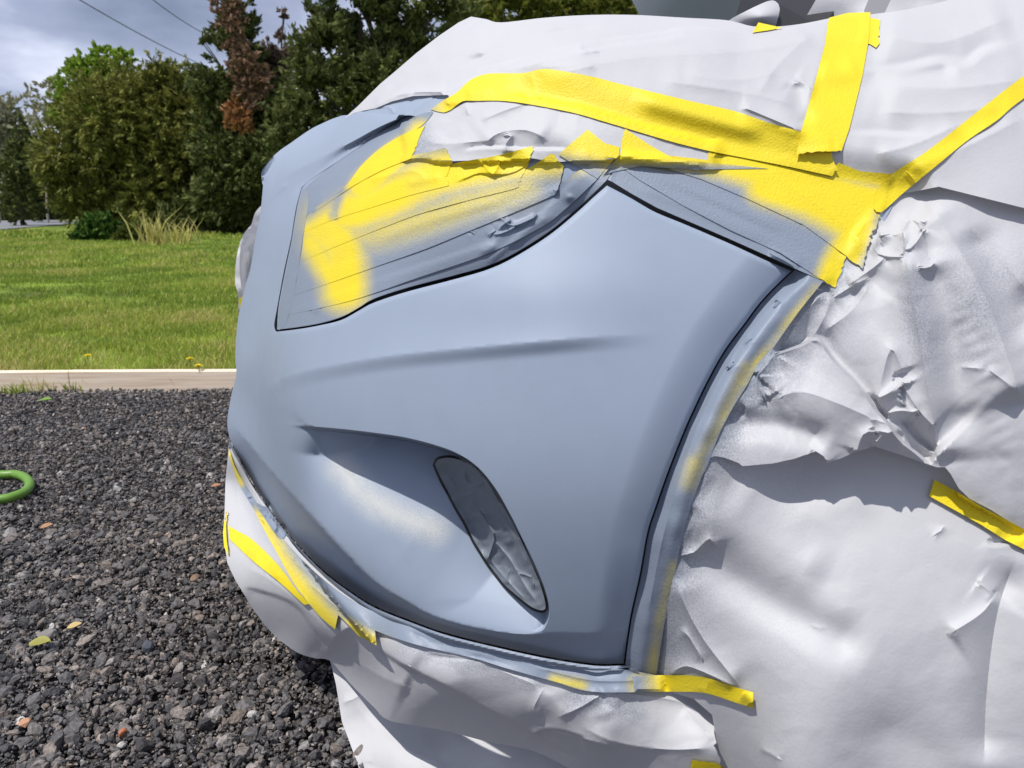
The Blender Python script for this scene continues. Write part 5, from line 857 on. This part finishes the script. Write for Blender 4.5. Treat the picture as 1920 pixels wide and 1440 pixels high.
# --- wheel arch tape, curled edge, and the strips that end on the side paper
arch_in = [(x + 3.5, y + 1) for x, y in arch]; ayel = union(stroke([(1530, 540), (1440, 655), (1392, 718)], 9, 9), stroke([(1400, 690), (1345, 800), (1310, 860)], 8, 14), stroke([(1305, 870), (1292, 905)], 15, 16), stroke([(1262, 1060), (1235, 1180), (1222, 1262)], 8, 12))
def arch_off(U, V):
    d, _, t = seg_dist(U, V, ARL); return -4 - (26 - 12 * t) * sstep(36, 0, d)
tp(sm(arch_in[::1])[:] + ln([(1174, 1245), (1185, 1268), (1231, 1268)], 6)[1:] + sm([(x + 2, y) for x, y in AO[::-1]])[1:] + ln([(1542, 527), (1490, 506)], 6)[1:], 'grey tape following the curve of the wheel arch', arch_off, (cusp([(1475, 540), (1400, 630), (1340, 730), (1290, 850), (1245, 1000), (1215, 1150)], 2, 3, 6, .05), cusp([(1455, 562), (1462, 566), (1450, 575)], 4, 3, 3, .02), cusp([(1395, 645), (1410, 632)], 4, 3, 3, .02), cusp([(1365, 690), (1378, 678)], 5, 3, 4, .02), ridge([(1500, 540), (1380, 700), (1300, 880), (1240, 1100)], 4, 14), und(30, 2, 6)), spray=lambda U, V: np.clip(1 - .52 * ayel(U, V) * (.8 + .8 * vn(U, V, 40, 9)), 0, 1), mt=M_GTAPE, step=4.5, z=False)
bt = [(x, y + 4) for x, y in bot]
tp(sm(bt[:]) + sm(curl[::-1])[:], 'thin curled grey tape edge right under the bumper', 4, (ridge([(x, y + 10) for x, y in bot], 6, 5, .01), und(26, 2.5, 7)), spray=1, mt=M_GTAPE, step=3.5, thick=2, z=False)
tp(sm([(1185, 1268), (1230, 1266), (1267, 1266), (1300, 1267), (1333, 1273), (1378, 1288), (1412, 1298)]) + ln([(1412, 1298), (1412, 1328)], 6)[1:] + sm([(1412, 1328), (1378, 1317), (1324, 1300), (1270, 1297), (1190, 1298)])[1:], 'yellow tape strip ending on the paper below the wheel arch', 2.5, (cusp([(1330, 1272), (1322, 1300)], 3, 12, 12, .02), ridge([(1395, 1300), (1412, 1318)], 6, 12, .02)), spray=lambda U, V: sstep(1250, 1190, U), step=5)
tp(ln([(1742, 930), (1752, 899), (1791, 920), (1844, 952), (1920, 992), (2050, 1060), (2050, 1095), (1920, 1030), (1884, 1012), (1838, 983), (1791, 957)], 6), 'yellow tape strip on the shaded paper at the right edge', 4, (), spray=0)
tp(ln([(1297, 1425), (1340, 1430), (1357, 1437), (1350, 1470), (1290, 1470)], 6), 'yellow tape corner at the bottom edge under the torn paper', 3, (), spray=0, step=5)

# ================================================================== WINDSHIELD CORNER
def slab(name, P, m, th=.006, parent=CAR):
    P = np.array(P, float); nn = np.cross(P[1] - P[0], P[2] - P[0]); nn /= np.linalg.norm(nn); k = len(P); Q = P + nn * th
    return mesh_np(name, np.vstack([P, Q]), [tuple(range(k)), tuple(range(2 * k - 1, k - 1, -1))] + [(i, k + i, k + (i + 1) % k, (i + 1) % k) for i in range(k)], m, parent, False)
slab('windshield', [at_y(1165, -40, 2.2), at_y(1215, 60, 1.75), at_y(1440, 70, 1.35), at_y(1700, -420, 1.9), at_y(1420, -420, 2.8)], M_GLASS)
slab('cowl_panel', [at_y(1370, 70, 1.34), at_y(1545, 60, 1.16), at_y(1640, -90, 1.33), at_y(1400, -20, 1.40)], M_BLACK)
pp(sm([(1355, 60), (1365, 40), (1400, 20), (1440, 2), (1455, 3), (1462, 16), (1456, 44), (1450, 64)], 5), 'rounded white paper roll end standing above the hood at top right', 0, (blob(1430, 30, 40, 26, 45),), depth=lambda U, V: 1.16 + 0 * U, step=4)
pp(ln([(1485, 64), (1512, 30), (1532, -4), (1560, -60), (1700, -330), (2000, -330), (1900, -60), (1830, -20), (1700, 40), (1600, 60)], 8), 'white paper over the windshield pillar above the upright strap', 0, (und(60, 12, 3),), depth=lambda U, V: 1.12 - .0004 * (U - 1500), step=6)
M_GFAB = simple('grey_strip', (.30, .30, .32), .7)
tag(panel('grey_strip', ln([(1616, 30), (1628, 0), (1640, -40), (1690, -40), (1670, 0), (1656, 30)], 5), M_GFAB, off=0, step=6, depth=lambda U, V: 1.05 - .0004 * (U - 1500), thick=2), 'short grey strip on the paper above the upright strap', 'strip')
